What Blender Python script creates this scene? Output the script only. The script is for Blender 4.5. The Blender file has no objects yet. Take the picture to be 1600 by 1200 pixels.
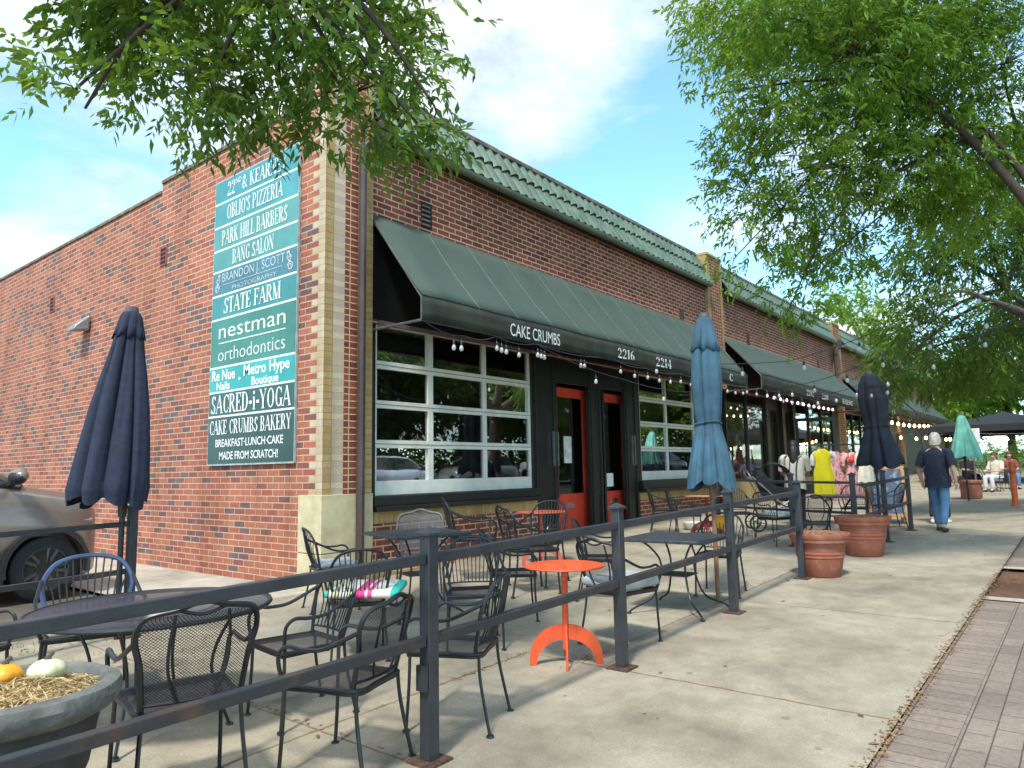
import bpy, bmesh, math, random
import numpy as np
from mathutils import Matrix, Vector
R = math.radians
PI = math.pi
rnd = random.Random(7)
SCALE = 1.16                      # everything is laid out in survey units; one unit is 1.16 m
scene = bpy.context.scene
COL = scene.collection

# ------------------------------------------------------------------ camera, sky, sun, exposure
cam_d = bpy.data.cameras.new('camera'); cam = bpy.data.objects.new('camera', cam_d); COL.objects.link(cam)
cam.matrix_world = Matrix(((0.627124, -0.082049, -0.774586, 0), (-0.778708, -0.089193, -0.621014, 0),
                           (-0.018134, 0.992629, -0.119827, 1.25 * SCALE), (0, 0, 0, 1)))
cam_d.sensor_width = 36; cam_d.lens = 1114 / 1600 * 36; cam_d.clip_start = 0.02; cam_d.clip_end = 2000
cam_d.dof.use_dof = True; cam_d.dof.focus_distance = 5.0; cam_d.dof.aperture_fstop = 4.0
scene.camera = cam
SUN_EL, SUN_AZ = 56, 200          # azimuth of the sun measured in the xy plane from +x
w = bpy.data.worlds.new("World"); scene.world = w; w.use_nodes = True
nt = w.node_tree; nt.nodes.clear()
def N(t, typ, **k):
    n = t.nodes.new(typ)
    for a, b in k.items():
        if a.startswith('i_'):
            n.inputs[a[2:].replace('_', ' ')].default_value = b
        else: setattr(n, a, b)
    return n
def L(t, a, b): t.links.new(a, b)
def math_(t, op, a, b=None, c=None):
    n = t.nodes.new('ShaderNodeMath'); n.operation = op
    for i, v in enumerate((a, b, c)):
        if v is None: continue
        if isinstance(v, (int, float)): n.inputs[i].default_value = v
        else: t.links.new(v, n.inputs[i])
    return n.outputs[0]
def ramp(t, fac, stops, interp='LINEAR'):
    n = t.nodes.new('ShaderNodeValToRGB'); n.color_ramp.interpolation = interp
    e = n.color_ramp.elements
    while len(e) < len(stops): e.new(0.5)
    for i, (p, c) in enumerate(stops):
        e[i].position = p; e[i].color = (*c, 1) if len(c) == 3 else c
    t.links.new(fac, n.inputs[0]); return n.outputs[0]
def mixc(t, fac, a, b, mode='MIX'):
    n = t.nodes.new('ShaderNodeMix'); n.data_type = 'RGBA'; n.blend_type = mode
    for sock, v in ((n.inputs[0], fac), (n.inputs[6], a), (n.inputs[7], b)):
        if isinstance(v, (int, float)): sock.default_value = v
        elif isinstance(v, tuple): sock.default_value = (*v, 1) if len(v) == 3 else v
        else: t.links.new(v, sock)
    return n.outputs[2]
sky = N(nt, 'ShaderNodeTexSky', sky_type='NISHITA', sun_disc=False, sun_elevation=R(SUN_EL), sun_rotation=R(90 - SUN_AZ), altitude=1600, dust_density=0.6)
bg = N(nt, 'ShaderNodeBackground'); bg.inputs['Strength'].default_value = 0.15
L(nt, mixc(nt, 1., sky.outputs[0], (.78, 1.06, 1.0), 'MULTIPLY'), bg.inputs['Color'])
geo = N(nt, 'ShaderNodeTexCoord')
sep = N(nt, 'ShaderNodeSeparateXYZ'); L(nt, geo.outputs['Generated'], sep.inputs[0])
den = math_(nt, 'ADD', math_(nt, 'MAXIMUM', sep.outputs[2], 0.0), 0.22)
comb = N(nt, 'ShaderNodeCombineXYZ')
L(nt, math_(nt, 'DIVIDE', sep.outputs[0], den), comb.inputs[0]); L(nt, math_(nt, 'DIVIDE', sep.outputs[1], den), comb.inputs[1]); comb.inputs[2].default_value = 3.4
nz = N(nt, 'ShaderNodeTexNoise', i_Scale=1.35, i_Detail=8.0, i_Roughness=0.56, i_Distortion=0.25); L(nt, comb.outputs[0], nz.inputs['Vector'])
cl = ramp(nt, nz.outputs['Fac'], [(0.40, (0.03, 0.03, 0.03)), (0.61, (1, 1, 1))])
bgc = N(nt, 'ShaderNodeBackground'); bgc.inputs['Color'].default_value = (0.93, 0.96, 1.0, 1); bgc.inputs['Strength'].default_value = 0.70
mx = N(nt, 'ShaderNodeMixShader'); out = N(nt, 'ShaderNodeOutputWorld')
nz2 = N(nt, 'ShaderNodeTexNoise', i_Scale=3.6, i_Detail=7.0, i_Roughness=0.6); L(nt, comb.outputs[0], nz2.inputs['Vector'])
L(nt, math_(nt, 'MULTIPLY_ADD', ramp(nt, nz2.outputs['Fac'], [(.36, (0, 0, 0)), (.62, (1, 1, 1))]),   .26, .27), bgc.inputs['Strength'])
L(nt, cl, mx.inputs[0]); L(nt, bg.outputs[0], mx.inputs[1]); L(nt, bgc.outputs[0], mx.inputs[2]); L(nt, mx.outputs[0], out.inputs[0])
sun_d = bpy.data.lights.new('sun', 'SUN'); sun_d.energy = 1.6; sun_d.angle = R(7); sun_d.color = (1, 0.96, 0.9)
sun = bpy.data.objects.new('sun', sun_d); COL.objects.link(sun)
sun.rotation_euler = (R(90 - SUN_EL), 0, R(SUN_AZ + 90))
scene.view_settings.view_transform = 'Standard'; scene.view_settings.look = 'None'
scene.view_settings.exposure = 1.6; scene.view_settings.gamma = 1
scene.cycles.max_bounces = 8; scene.cycles.transparent_max_bounces = 24; scene.cycles.caustics_reflective = False; scene.cycles.caustics_refractive = False
scene.cycles.use_denoising = True

# ------------------------------------------------------------------ ground height
def g(x, y):
    t = min(1, max(0, (y - 2.6) / 3.9)); t = t * t * (3 - 2 * t)
    e = x - 4.82
    if e < 0: return .018 * e * (1 - t)
    return .018 * e + .013 * t * min(e, 9.2)

# ------------------------------------------------------------------ materials
MATS = {}
def newmat(name):
    m = bpy.data.materials.new(name); m.use_nodes = True; t = m.node_tree
    return m, t, t.nodes['Principled BSDF']
def M(name, col, rough=.6, metal=0., var=.12, scale=9., bump=0., bscale=60., spec=.5, col2=None, ramp_=(.35, .65), coat=0.):
    """plain surface: colour varied by noise, optional second colour in blotches, fine bump"""
    if name in MATS: return MATS[name]
    m, t, b = newmat(name)
    tc = N(t, 'ShaderNodeTexCoord')
    n1 = N(t, 'ShaderNodeTexNoise', i_Scale=scale, i_Detail=6., i_Roughness=.6); L(t, tc.outputs['Object'], n1.inputs['Vector'])
    c2 = col2 or tuple(c * (1 - 2 * var) for c in col)
    c1 = col if col2 else tuple(min(1, c * (1 + var)) for c in col)
    L(t, ramp(t, n1.outputs['Fac'], [(ramp_[0], c1), (ramp_[1], c2)]), b.inputs['Base Color'])
    b.inputs['Roughness'].default_value = rough; b.inputs['Metallic'].default_value = metal
    b.inputs['Specular IOR Level'].default_value = spec; b.inputs['Coat Weight'].default_value = coat
    if bump:
        n2 = N(t, 'ShaderNodeTexNoise', i_Scale=bscale, i_Detail=4.); L(t, tc.outputs['Object'], n2.inputs['Vector'])
        bp = N(t, 'ShaderNodeBump', i_Strength=bump, i_Distance=.01); L(t, n2.outputs['Fac'], bp.inputs['Height']); L(t, bp.outputs[0], b.inputs['Normal'])
    MATS[name] = m; return m
def emit(name, col, s):
    m, t, b = newmat(name); b.inputs['Base Color'].default_value = (*col, 1)
    b.inputs['Emission Color'].default_value = (*col, 1); b.inputs['Emission Strength'].default_value = s
    return m
BH = .0768                                                          # brick course
def brick(name, axis, stops, mortar, width=.235, header=False, x0=0., corner=None, off=.5, rough=.85, blot=0., mort=.0075):
    """brickwork on a wall whose horizontal runs along axis ('x' or 'y'), every brick its own colour"""
    m, t, b = newmat(name)
    tc = N(t, 'ShaderNodeTexCoord'); s = N(t, 'ShaderNodeSeparateXYZ'); L(t, tc.outputs['Object'], s.inputs[0])
    u = math_(t, 'SUBTRACT', s.outputs[0 if axis == 'x' else 1], x0); v = s.outputs[2]
    cb = N(t, 'ShaderNodeCombineXYZ'); L(t, u, cb.inputs[0]); L(t, v, cb.inputs[1])
    wob = N(t, 'ShaderNodeTexNoise', i_Scale=14., i_Detail=2.); L(t, tc.outputs['Object'], wob.inputs['Vector'])
    va = N(t, 'ShaderNodeVectorMath', operation='SCALE'); va.inputs['Scale'].default_value = .006
    vs = N(t, 'ShaderNodeVectorMath', operation='SUBTRACT'); L(t, wob.outputs['Color'], vs.inputs[0]); vs.inputs[1].default_value = (.5, .5, .5)
    L(t, vs.outputs[0], va.inputs[0])
    vd = N(t, 'ShaderNodeVectorMath', operation='ADD'); L(t, cb.outputs[0], vd.inputs[0]); L(t, va.outputs[0], vd.inputs[1])
    bt = N(t, 'ShaderNodeTexBrick', offset=off, squash=1.0)
    for k, val in dict(Scale=1., Mortar_Size=mort, Mortar_Smooth=.25, Bias=0., Brick_Width=width, Row_Height=BH).items(): bt.inputs[k.replace('_', ' ')].default_value = val
    bt.inputs['Color1'].default_value = (0, 0, 0, 1); bt.inputs['Color2'].default_value = (1, 1, 1, 1); bt.inputs['Mortar'].default_value = (.5, .5, .5, 1)
    L(t, vd.outputs[0], bt.inputs['Vector'])
    val = bt.outputs['Color']
    if blot:
        nb = N(t, 'ShaderNodeTexNoise', i_Scale=.9, i_Detail=3., i_Roughness=.6); L(t, tc.outputs['Object'], nb.inputs['Vector'])
        val = math_(t, 'ADD', val, math_(t, 'MULTIPLY', math_(t, 'SUBTRACT', nb.outputs['Fac'], .5), blot))
    c = ramp(t, val, stops, 'LINEAR')
    fine = N(t, 'ShaderNodeTexNoise', i_Scale=55., i_Detail=5., i_Roughness=.7); L(t, tc.outputs['Object'], fine.inputs['Vector'])
    c = mixc(t, .55, c, ramp(t, fine.outputs['Fac'], [(.3, (.55, .55, .55)), (.7, (1.25, 1.25, 1.25))]), 'MULTIPLY')
    if corner:                                                      # toothed buff quoins from the corner on: (limit short, limit long, colours)
        row = math_(t, 'MODULO', math_(t, 'FLOOR', math_(t, 'DIVIDE', v, BH)), 2.)
        lim = math_(t, 'ADD', corner[0], math_(t, 'MULTIPLY', row, corner[1] - corner[0]))
        k = math_(t, 'LESS_THAN', math_(t, 'ABSOLUTE', u), lim)
        cc = ramp(t, bt.outputs['Color'], corner[2])
        cc = mixc(t, .4, cc, ramp(t, fine.outputs['Fac'], [(.3, (.6, .6, .6)), (.7, (1.2, 1.2, 1.2))]), 'MULTIPLY')
        c = mixc(t, k, c, cc)
    big = N(t, 'ShaderNodeTexNoise', i_Scale=.7, i_Detail=4.); L(t, tc.outputs['Object'], big.inputs['Vector'])
    c = mixc(t, bt.outputs['Fac'], c, mortar)
    c = mixc(t, .5, c, ramp(t, big.outputs['Fac'], [(.3, (.75, .75, .75)), (.7, (1.15, 1.15, 1.15))]), 'MULTIPLY')
    mpp = N(t, 'ShaderNodeMapping'); mpp.inputs['Scale'].default_value = (2.6, 2.6, .22); L(t, tc.outputs['Object'], mpp.inputs[0])
    stn = N(t, 'ShaderNodeTexNoise', i_Scale=1., i_Detail=6., i_Roughness=.65); L(t, mpp.outputs[0], stn.inputs['Vector'])
    c = mixc(t, .7, c, ramp(t, stn.outputs['Fac'], [(.33, (.70, .68, .66)), (.5, (1.02, 1.02, 1.02)), (.68, (1.12, 1.11, 1.10))]), 'MULTIPLY')
    L(t, c, b.inputs['Base Color']); b.inputs['Roughness'].default_value = rough; b.inputs['Specular IOR Level'].default_value = .25
    h = math_(t, 'ADD', math_(t, 'MULTIPLY', math_(t, 'SUBTRACT', 1., bt.outputs['Fac']), 1.), math_(t, 'MULTIPLY', fine.outputs['Fac'], .35))
    bp = N(t, 'ShaderNodeBump', i_Strength=.7, i_Distance=.008); L(t, h, bp.inputs['Height']); L(t, bp.outputs[0], b.inputs['Normal'])
    return m
REDS = [(.0, (.15, .040, .026)), (.35, (.26, .070, .040)), (.7, (.32, .090, .048)), (1., (.22, .058, .036))]
SIDES = [(.0, (.40, .135, .075)), (.3, (.46, .165, .092)), (.54, (.40, .122, .072)), (.76, (.32, .10, .068)), (.88, (.17, .09, .078)), (1., (.19, .12, .11))]
BUFF = [(0, (.44, .29, .12)), (.5, (.56, .40, .19)), (1, (.48, .29, .085))]
BUFFS = [(0, (.56, .43, .28)), (.5, (.66, .54, .37)), (1, (.52, .36, .2))]
m_front = brick('red_face_brick', 'x', REDS, (.60, .42, .30), mort=.0095)
m_side = brick('mixed_common_brick', 'y', SIDES, (.50, .40, .31), x0=6.55, corner=(.12, .235, BUFFS), blot=.95)
m_head = brick('red_header_stack', 'x', REDS, (.58, .44, .28), width=.119, x0=4.82 + .119, off=0.)
m_buff = brick('buff_header_stack', 'x', BUFF, (.36, .27, .15), width=.119, x0=4.82, off=0.)
m_buffy = brick('buff_brick_return', 'y', BUFF, (.36, .27, .15), width=.119, x0=6.55, off=0.)
def soldier_mat():
    m = brick('buff_soldier_course', 'x', BUFF, (.36, .26, .14), width=.0768, off=0.)
    m.node_tree.nodes['Brick Texture'].inputs['Row Height'].default_value = 5.; return m
m_sold = soldier_mat()
m_stone = M('cast_stone', (.58, .50, .30), .85, var=.10, scale=5, bump=.3, bscale=120)
def ground_mat(name, base, dark, light, joints=None, rough=.9):
    m, t, b = newmat(name); tc = N(t, 'ShaderNodeTexCoord'); o = tc.outputs['Object']
    n1 = N(t, 'ShaderNodeTexNoise', i_Scale=.9, i_Detail=9., i_Roughness=.65, i_Distortion=.6); L(t, o, n1.inputs['Vector'])
    n2 = N(t, 'ShaderNodeTexNoise', i_Scale=110., i_Detail=5., i_Roughness=.85); L(t, o, n2.inputs['Vector'])
    n3 = N(t, 'ShaderNodeTexNoise', i_Scale=4.5, i_Detail=7., i_Roughness=.7); L(t, o, n3.inputs['Vector'])
    c = ramp(t, n1.outputs['Fac'], [(.32, dark), (.5, base), (.68, light)])
    c = mixc(t, .75, c, ramp(t, n2.outputs['Fac'], [(.34, (.62, .62, .61)), (.66, (1.3, 1.3, 1.28))]), 'MULTIPLY')
    c = mixc(t, .75, c, ramp(t, n3.outputs['Fac'], [(.3, (.7, .69, .66)), (.62, (1.12, 1.12, 1.12))]), 'MULTIPLY')
    vo = N(t, 'ShaderNodeTexVoronoi', i_Scale=2.6); L(t, o, vo.inputs['Vector'])         # old gum spots
    spot = ramp(t, vo.outputs['Distance'], [(.045, (1, 1, 1)), (.075, (0, 0, 0))])
    c = mixc(t, math_(t, 'MULTIPLY', spot, .6), c, tuple(x * .45 for x in base))
    if joints:
        s = N(t, 'ShaderNodeSeparateXYZ'); L(t, o, s.inputs[0]); tot = None
        wn = N(t, 'ShaderNodeTexNoise', i_Scale=7., i_Detail=3.); L(t, o, wn.inputs['Vector'])
        wv = math_(t, 'MULTIPLY', math_(t, 'SUBTRACT', wn.outputs['Fac'], .5), .03)
        for ax, pos, wd, lo, hi in joints:
            d = math_(t, 'ABSOLUTE', math_(t, 'ADD', math_(t, 'SUBTRACT', s.outputs[ax], pos), wv))
            k = math_(t, 'LESS_THAN', d, wd)
            oth = s.outputs[1 - ax]
            k = math_(t, 'MULTIPLY', k, math_(t, 'MULTIPLY', math_(t, 'GREATER_THAN', oth, lo), math_(t, 'LESS_THAN', oth, hi)))
            tot = k if tot is None else math_(t, 'MAXIMUM', tot, k)
        jc = ramp(t, n3.outputs['Fac'], [(.4, (.16, .09, .045)), (.6, (.22, .17, .11))])
        c = mixc(t, math_(t, 'MULTIPLY', tot, .85), c, jc)
    L(t, c, b.inputs['Base Color']); b.inputs['Roughness'].default_value = rough; b.inputs['Specular IOR Level'].default_value = .3
    bp = N(t, 'ShaderNodeBump', i_Strength=.35, i_Distance=.01); L(t, n2.outputs['Fac'], bp.inputs['Height']); L(t, bp.outputs[0], b.inputs['Normal'])
    return m
JT = [(1, 3.17, .011, -20, 4.06), (1, 2.72, .010, 4.06, 60), (0, 4.06, .010, .5, 3.2), (0, 2.33, .008, .5, 6.3), (0, 6.5, .010, .5, 6.6), (0, 9.1, .008, .5, 6.6), (0, 11.6, .008, .5, 6.6), (0, 14.2, .008, .5, 6.6),
      (0, 16.8, .008, .5, 6.6), (0, 19.4, .008, .5, 6.6), (1, 4.9, .006, 2.3, 30), (0, .6, .008, .5, 6.6)]
m_conc = ground_mat('worn_concrete', (.335, .292, .215), (.225, .193, .142), (.41, .36, .27), JT)
m_conc2 = ground_mat('plain_concrete', (.44, .40, .33), (.32, .29, .24), (.52, .48, .41))
m_asph = ground_mat('old_asphalt', (.115, .095, .075), (.075, .065, .055), (.17, .14, .11))
m_road = ground_mat('street_asphalt', (.06, .06, .06), (.045, .045, .045), (.08, .08, .08))
m_earth = ground_mat('bare_earth', (.13, .09, .055), (.08, .055, .035), (.2, .15, .09))
m_mulch = ground_mat('bark_mulch', (.12, .06, .035), (.06, .032, .02), (.19, .1, .055))
m_lawn = ground_mat('lawn_grass', (.11, .2, .03), (.06, .12, .02), (.2, .3, .05))
m_lawn2 = ground_mat('darkened_grass', (.04, .07, .018), (.025, .045, .012), (.06, .1, .025))  # lawn colour darkened to dim its reflection in the shop windows
def paver_mat():
    m, t, b = newmat('clay_pavers'); tc = N(t, 'ShaderNodeTexCoord'); o = tc.outputs['Object']
    bt = N(t, 'ShaderNodeTexBrick', offset=.5)
    for k, v in dict(Scale=1., Mortar_Size=.004, Mortar_Smooth=.3, Brick_Width=.235, Row_Height=.115).items(): bt.inputs[k.replace('_', ' ')].default_value = v
    bt.inputs['Color1'].default_value = (.205, .158, .122, 1); bt.inputs['Color2'].default_value = (.26, .205, .16, 1); bt.inputs['Mortar'].default_value = (.09, .065, .05, 1)
    L(t, o, bt.inputs['Vector'])
    bh = N(t, 'ShaderNodeTexBrick', offset=0.)
    for k, v in dict(Scale=1., Mortar_Size=.004, Mortar_Smooth=.3, Brick_Width=.115, Row_Height=.24).items(): bh.inputs[k.replace('_', ' ')].default_value = v
    bh.inputs['Color1'].default_value = (.21, .16, .122, 1); bh.inputs['Color2'].default_value = (.265, .205, .16, 1); bh.inputs['Mortar'].default_value = (.09, .065, .05, 1)
    mp = N(t, 'ShaderNodeMapping'); mp.inputs['Location'].default_value = (0, -.59, 0); L(t, o, mp.inputs[0]); L(t, mp.outputs[0], bh.inputs['Vector'])
    s = N(t, 'ShaderNodeSeparateXYZ'); L(t, o, s.inputs[0])
    c = mixc(t, math_(t, 'GREATER_THAN', s.outputs[1], .59), bt.outputs['Color'], bh.outputs['Color'])
    n = N(t, 'ShaderNodeTexNoise', i_Scale=40., i_Detail=6., i_Roughness=.7); L(t, o, n.inputs['Vector'])
    n2 = N(t, 'ShaderNodeTexNoise', i_Scale=1.6, i_Detail=6.); L(t, o, n2.inputs['Vector'])
    c = mixc(t, .8, c, ramp(t, n.outputs['Fac'], [(.3, (.65, .65, .65)), (.7, (1.25, 1.25, 1.25))]), 'MULTIPLY')
    c = mixc(t, .6, c, ramp(t, n2.outputs['Fac'], [(.35, (.75, .75, .75)), (.65, (1.2, 1.2, 1.2))]), 'MULTIPLY')
    L(t, c, b.inputs['Base Color']); b.inputs['Roughness'].default_value = .9
    bp = N(t, 'ShaderNodeBump', i_Strength=.4, i_Distance=.01); L(t, bt.outputs['Fac'], bp.inputs['Height']); bp.invert = True; L(t, bp.outputs[0], b.inputs['Normal'])
    return m
m_paver = paver_mat()
m_tile = M('green_clay_tile', (.115, .175, .12), .55, var=.2, scale=3.4, bump=.15, col2=(.07, .115, .082), ramp_=(.42, .58))
m_gutter = M('green_metal_gutter', (.17, .20, .145), .45, var=.1, scale=3)
m_cap = M('brown_coping', (.22, .16, .12), .8, var=.25, scale=6)
m_spout = M('brown_downspout', (.075, .050, .044), .5, var=.15, scale=3)
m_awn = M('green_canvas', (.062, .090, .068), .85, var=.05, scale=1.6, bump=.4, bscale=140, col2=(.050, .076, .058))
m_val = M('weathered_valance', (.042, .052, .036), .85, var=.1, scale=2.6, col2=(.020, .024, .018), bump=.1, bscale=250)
m_under = M('awning_underside', (.02, .024, .02), .9)
m_black = M('black_paint', (.011, .012, .011), .45, var=.15, scale=5)
m_white = M('white_painted_frame', (.70, .71, .63), .5, var=.06, scale=5)
m_pink = M('dusty_soffit_panel', (.20, .145, .125), .8, var=.1)
m_redp = M('red_door_paint', (.70, .065, .034), .42, var=.07, scale=5)
m_chrome = M('brushed_metal', (.6, .6, .58), .3, 1.)
m_dark = M('dark_void', (.012, .012, .012), .9)
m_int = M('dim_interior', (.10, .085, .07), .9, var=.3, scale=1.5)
m_intb = M('beige_shop_interior', (.34, .29, .2), .9, var=.2, scale=1.1)
m_floorin = M('shop_floor', (.12, .1, .08), .6)
m_metal = M('black_wrought_iron', (.012, .0125, .015), .38, var=.2, scale=20, spec=.6)
m_metalg = M('grey_wrought_iron', (.10, .10, .10), .45, var=.2, scale=20)
m_bluechair = M('blue_edge_paint', (.045, .075, .15), .35)
m_fence = M('worn_fence_paint', (.024, .027, .033), .42, var=.2, scale=7, col2=(.042, .043, .048), bump=.15, bscale=90)
m_rust = M('rusty_rail_paint', (.028, .028, .032), .5, scale=5, col2=(.10, .052, .03), ramp_=(.5, .74), bump=.15, bscale=90)
m_rustp = M('rust_plate', (.10, .05, .03), .8, var=.3, scale=30)
m_orange = M('orange_enamel', (.70, .088, .022), .42, scale=9, col2=(.48, .065, .025), ramp_=(.5, .72), bump=.25, bscale=70)
m_faded = M('faded_red_enamel', (.50, .10, .065), .5, var=.1, scale=6)
m_tabtop = M('slate_table_laminate', (.045, .048, .056), .45, var=.2, scale=30, bump=.1)
m_navy = M('navy_umbrella_canvas', (.016, .022, .048), .85, var=.15, scale=20, bump=.25, bscale=220)
m_blue = M('faded_blue_canvas', (.046, .115, .165), .85, var=.2, scale=3, bump=.25, bscale=220)
m_dnavy = M('dark_navy_canvas', (.016, .022, .036), .85, var=.2, scale=4, bump=.2, bscale=220)
m_teal = M('mint_canvas', (.15, .42, .35), .85, var=.12, scale=4)
m_terra = M('terracotta', (.30, .095, .055), .85, scale=7, bump=.3, bscale=40, col2=(.42, .20, .14), ramp_=(.5, .78))
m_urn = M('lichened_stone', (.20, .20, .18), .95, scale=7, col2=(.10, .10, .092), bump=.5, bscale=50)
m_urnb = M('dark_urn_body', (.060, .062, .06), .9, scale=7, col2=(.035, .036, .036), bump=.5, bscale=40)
m_straw = M('dry_straw', (.55, .40, .19), .9, var=.3, scale=30)
m_chips = M('wood_chips', (.40, .25, .12), .9, var=.4, scale=60, bump=.8, bscale=60)
m_cushw = M('cream_cushion', (.66, .62, .50), .9, var=.06, bump=.2, bscale=200)
m_cushg = M('grey_cushion', (.36, .39, .40), .9, var=.1, bump=.3, bscale=200)
m_tyre = M('tyre_rubber', (.016, .016, .017), .8)
m_rim = M('black_alloy', (.10, .10, .105), .28, .7)
m_car = M('mocha_car_paint', (.24, .19, .165), .30, .4, var=.03, coat=.6)
m_clad = M('black_cladding', (.02, .02, .02), .6)
m_glassd = M('tinted_car_glass', (.012, .014, .015), .06, spec=.8)
m_lamp = M('headlamp_plastic', (.35, .32, .3), .15, spec=.8)
m_bark = M('tree_bark', (.11, .085, .065), .95, scale=14, col2=(.05, .038, .03), bump=.8, bscale=30)
m_twig = M('twig_bark', (.075, .055, .04), .9)
m_tent = M('black_tent_cloth', (.014, .015, .017), .8)
m_wood = M('orange_wood', (.42, .22, .09), .7, var=.2, scale=12)
m_signw = M('white_lettering', (.85, .87, .85), .6, var=.03)
m_bulb = None
def glass_mat(name, tint=(.9, .95, .92), refl=.09):
    m, t, b = newmat(name); t.nodes.remove(b)
    tr = N(t, 'ShaderNodeBsdfTransparent'); tr.inputs[0].default_value = (*tint, 1)
    gl = N(t, 'ShaderNodeBsdfGlossy'); gl.inputs['Roughness'].default_value = .01; gl.inputs[0].default_value = (1, 1, 1, 1)
    tc = N(t, 'ShaderNodeTexCoord'); nz_ = N(t, 'ShaderNodeTexNoise', i_Scale=1.6, i_Detail=1.); L(t, tc.outputs['Object'], nz_.inputs['Vector'])
    bp = N(t, 'ShaderNodeBump', i_Strength=.04, i_Distance=.05); L(t, nz_.outputs['Fac'], bp.inputs['Height']); L(t, bp.outputs[0], gl.inputs['Normal'])
    fr = N(t, 'ShaderNodeFresnel'); fr.inputs[0].default_value = 1.5
    f = math_(t, 'ADD', math_(t, 'MULTIPLY', fr.outputs[0], 1.3), refl)
    mxx = N(t, 'ShaderNodeMixShader'); L(t, f, mxx.inputs[0]); L(t, tr.outputs[0], mxx.inputs[1]); L(t, gl.outputs[0], mxx.inputs[2])
    L(t, mxx.outputs[0], t.nodes['Material Output'].inputs[0]); return m
m_glass = glass_mat('window_glass', (.62, .66, .62), .13)
m_clear = glass_mat('shop_glass', (.85, .88, .84), .05)
m_bulb = M('clear_bulb_glass', (.72, .73, .72), .12, spec=.8, var=.02)
m_bulb.node_tree.nodes['Principled BSDF'].inputs['Alpha'].default_value = .55
def mesh_mat(name, col, cw=.0125, ch=.0095, th=.17, slots=False):
    """expanded-metal sheet: real openings cut by a lozenge pattern laid out in the sheet's own UVs (in scene units)"""
    m, t, b = newmat(name); b.inputs['Base Color'].default_value = (*col, 1); b.inputs['Roughness'].default_value = .42
    uv = N(t, 'ShaderNodeUVMap'); s = N(t, 'ShaderNodeSeparateXYZ'); L(t, uv.outputs[0], s.inputs[0])
    a = math_(t, 'DIVIDE', s.outputs[0], cw); c = math_(t, 'DIVIDE', s.outputs[1], ch)
    if slots:
        f1 = math_(t, 'ABSOLUTE', math_(t, 'SUBTRACT', math_(t, 'FRACT', a), .5)); k = math_(t, 'GREATER_THAN', f1, .5 - th)
    else:
        f1 = math_(t, 'ABSOLUTE', math_(t, 'SUBTRACT', math_(t, 'FRACT', math_(t, 'ADD', a, c)), .5))
        f2 = math_(t, 'ABSOLUTE', math_(t, 'SUBTRACT', math_(t, 'FRACT', math_(t, 'SUBTRACT', a, c)), .5))
        k = math_(t, 'GREATER_THAN', math_(t, 'MAXIMUM', f1, f2), .5 - th)
    L(t, k, b.inputs['Alpha']); return m
m_mesh = mesh_mat('black_expanded_metal', (.014, .015, .018), .014, .0105, .13)
m_meshseat = mesh_mat('seat_expanded_metal', (.018, .018, .023), .0105, .008, .24)
m_meshtop = mesh_mat('table_expanded_metal', (.036, .037, .048), .016, .012, .30)
m_meshg = mesh_mat('grey_expanded_metal', (.10, .10, .10))
m_otop = mesh_mat('orange_lattice_metal', (.74, .10, .024), .052, .038, .36)
m_rtop = mesh_mat('faded_red_lattice_metal', (.50, .10, .065), .052, .038, .36)
def stripe_mat():
    m, t, b = newmat('striped_cushion_cloth'); tc = N(t, 'ShaderNodeTexCoord'); s = N(t, 'ShaderNodeSeparateXYZ'); L(t, tc.outputs['Object'], s.inputs[0])
    f = math_(t, 'ADD', math_(t, 'MULTIPLY', s.outputs[1], 2.0), .5)
    c = ramp(t, f, [(0, (.03, .45, .36)), (.09, (.72, .68, .55)), (.30, (.72, .68, .55)), (.34, (.55, .08, .2)), (.40, (.72, .5, .5)), (.44, (.6, .05, .22)), (.52, (.42, .04, .14)),
                   (.56, (.72, .68, .55)), (.76, (.72, .7, .6)), (.80, (.55, .48, .25)), (.88, (.72, .68, .55)), (.93, (.03, .45, .36))], 'CONSTANT')
    L(t, c, b.inputs['Base Color']); b.inputs['Roughness'].default_value = .9; return m
m_stripe = stripe_mat()
def leaf_mat(name, c1, c2, c3, trans=.35):
    m, t, b = newmat(name); at = N(t, 'ShaderNodeAttribute'); at.attribute_name = 'tint'
    c = ramp(t, at.outputs['Fac'], [(0., c1), (.5, c2), (1., c3)])
    L(t, c, b.inputs['Base Color']); b.inputs['Roughness'].default_value = .5; b.inputs['Specular IOR Level'].default_value = .35
    tl = N(t, 'ShaderNodeBsdfTranslucent'); L(t, mixc(t, .5, c, (.35, .5, .03)), tl.inputs[0])
    mxx = N(t, 'ShaderNodeMixShader'); mxx.inputs[0].default_value = trans
    L(t, b.outputs[0], mxx.inputs[1]); L(t, tl.outputs[0], mxx.inputs[2]); L(t, mxx.outputs[0], t.nodes['Material Output'].inputs[0]); return m
m_leafL = leaf_mat('ash_leaf_near', (.055, .12, .02), (.105, .205, .03), (.18, .31, .05), .45)
m_leafR = leaf_mat('ash_leaf_street', (.09, .175, .022), (.19, .33, .035), (.33, .49, .07), .5)
m_leafF = leaf_mat('leaf_far_bright', (.09, .18, .02), (.18, .32, .035), (.32, .46, .07), .4)
m_leafD = leaf_mat('leaf_far_dark', (.04, .09, .015), (.085, .165, .025), (.16, .27, .04), .4)
m_leafX = leaf_mat('leaf_across_street', (.02, .05, .01), (.045, .09, .015), (.08, .15, .03), .3)
m_skin = M('skin', (.48, .25, .17), .6, var=.05)
m_skin2 = M('skin_fair', (.62, .38, .28), .6, var=.05)
m_shirt = M('navy_shirt_cloth', (.014, .020, .042), .85, var=.2, scale=25, bump=.3, bscale=30)
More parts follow.
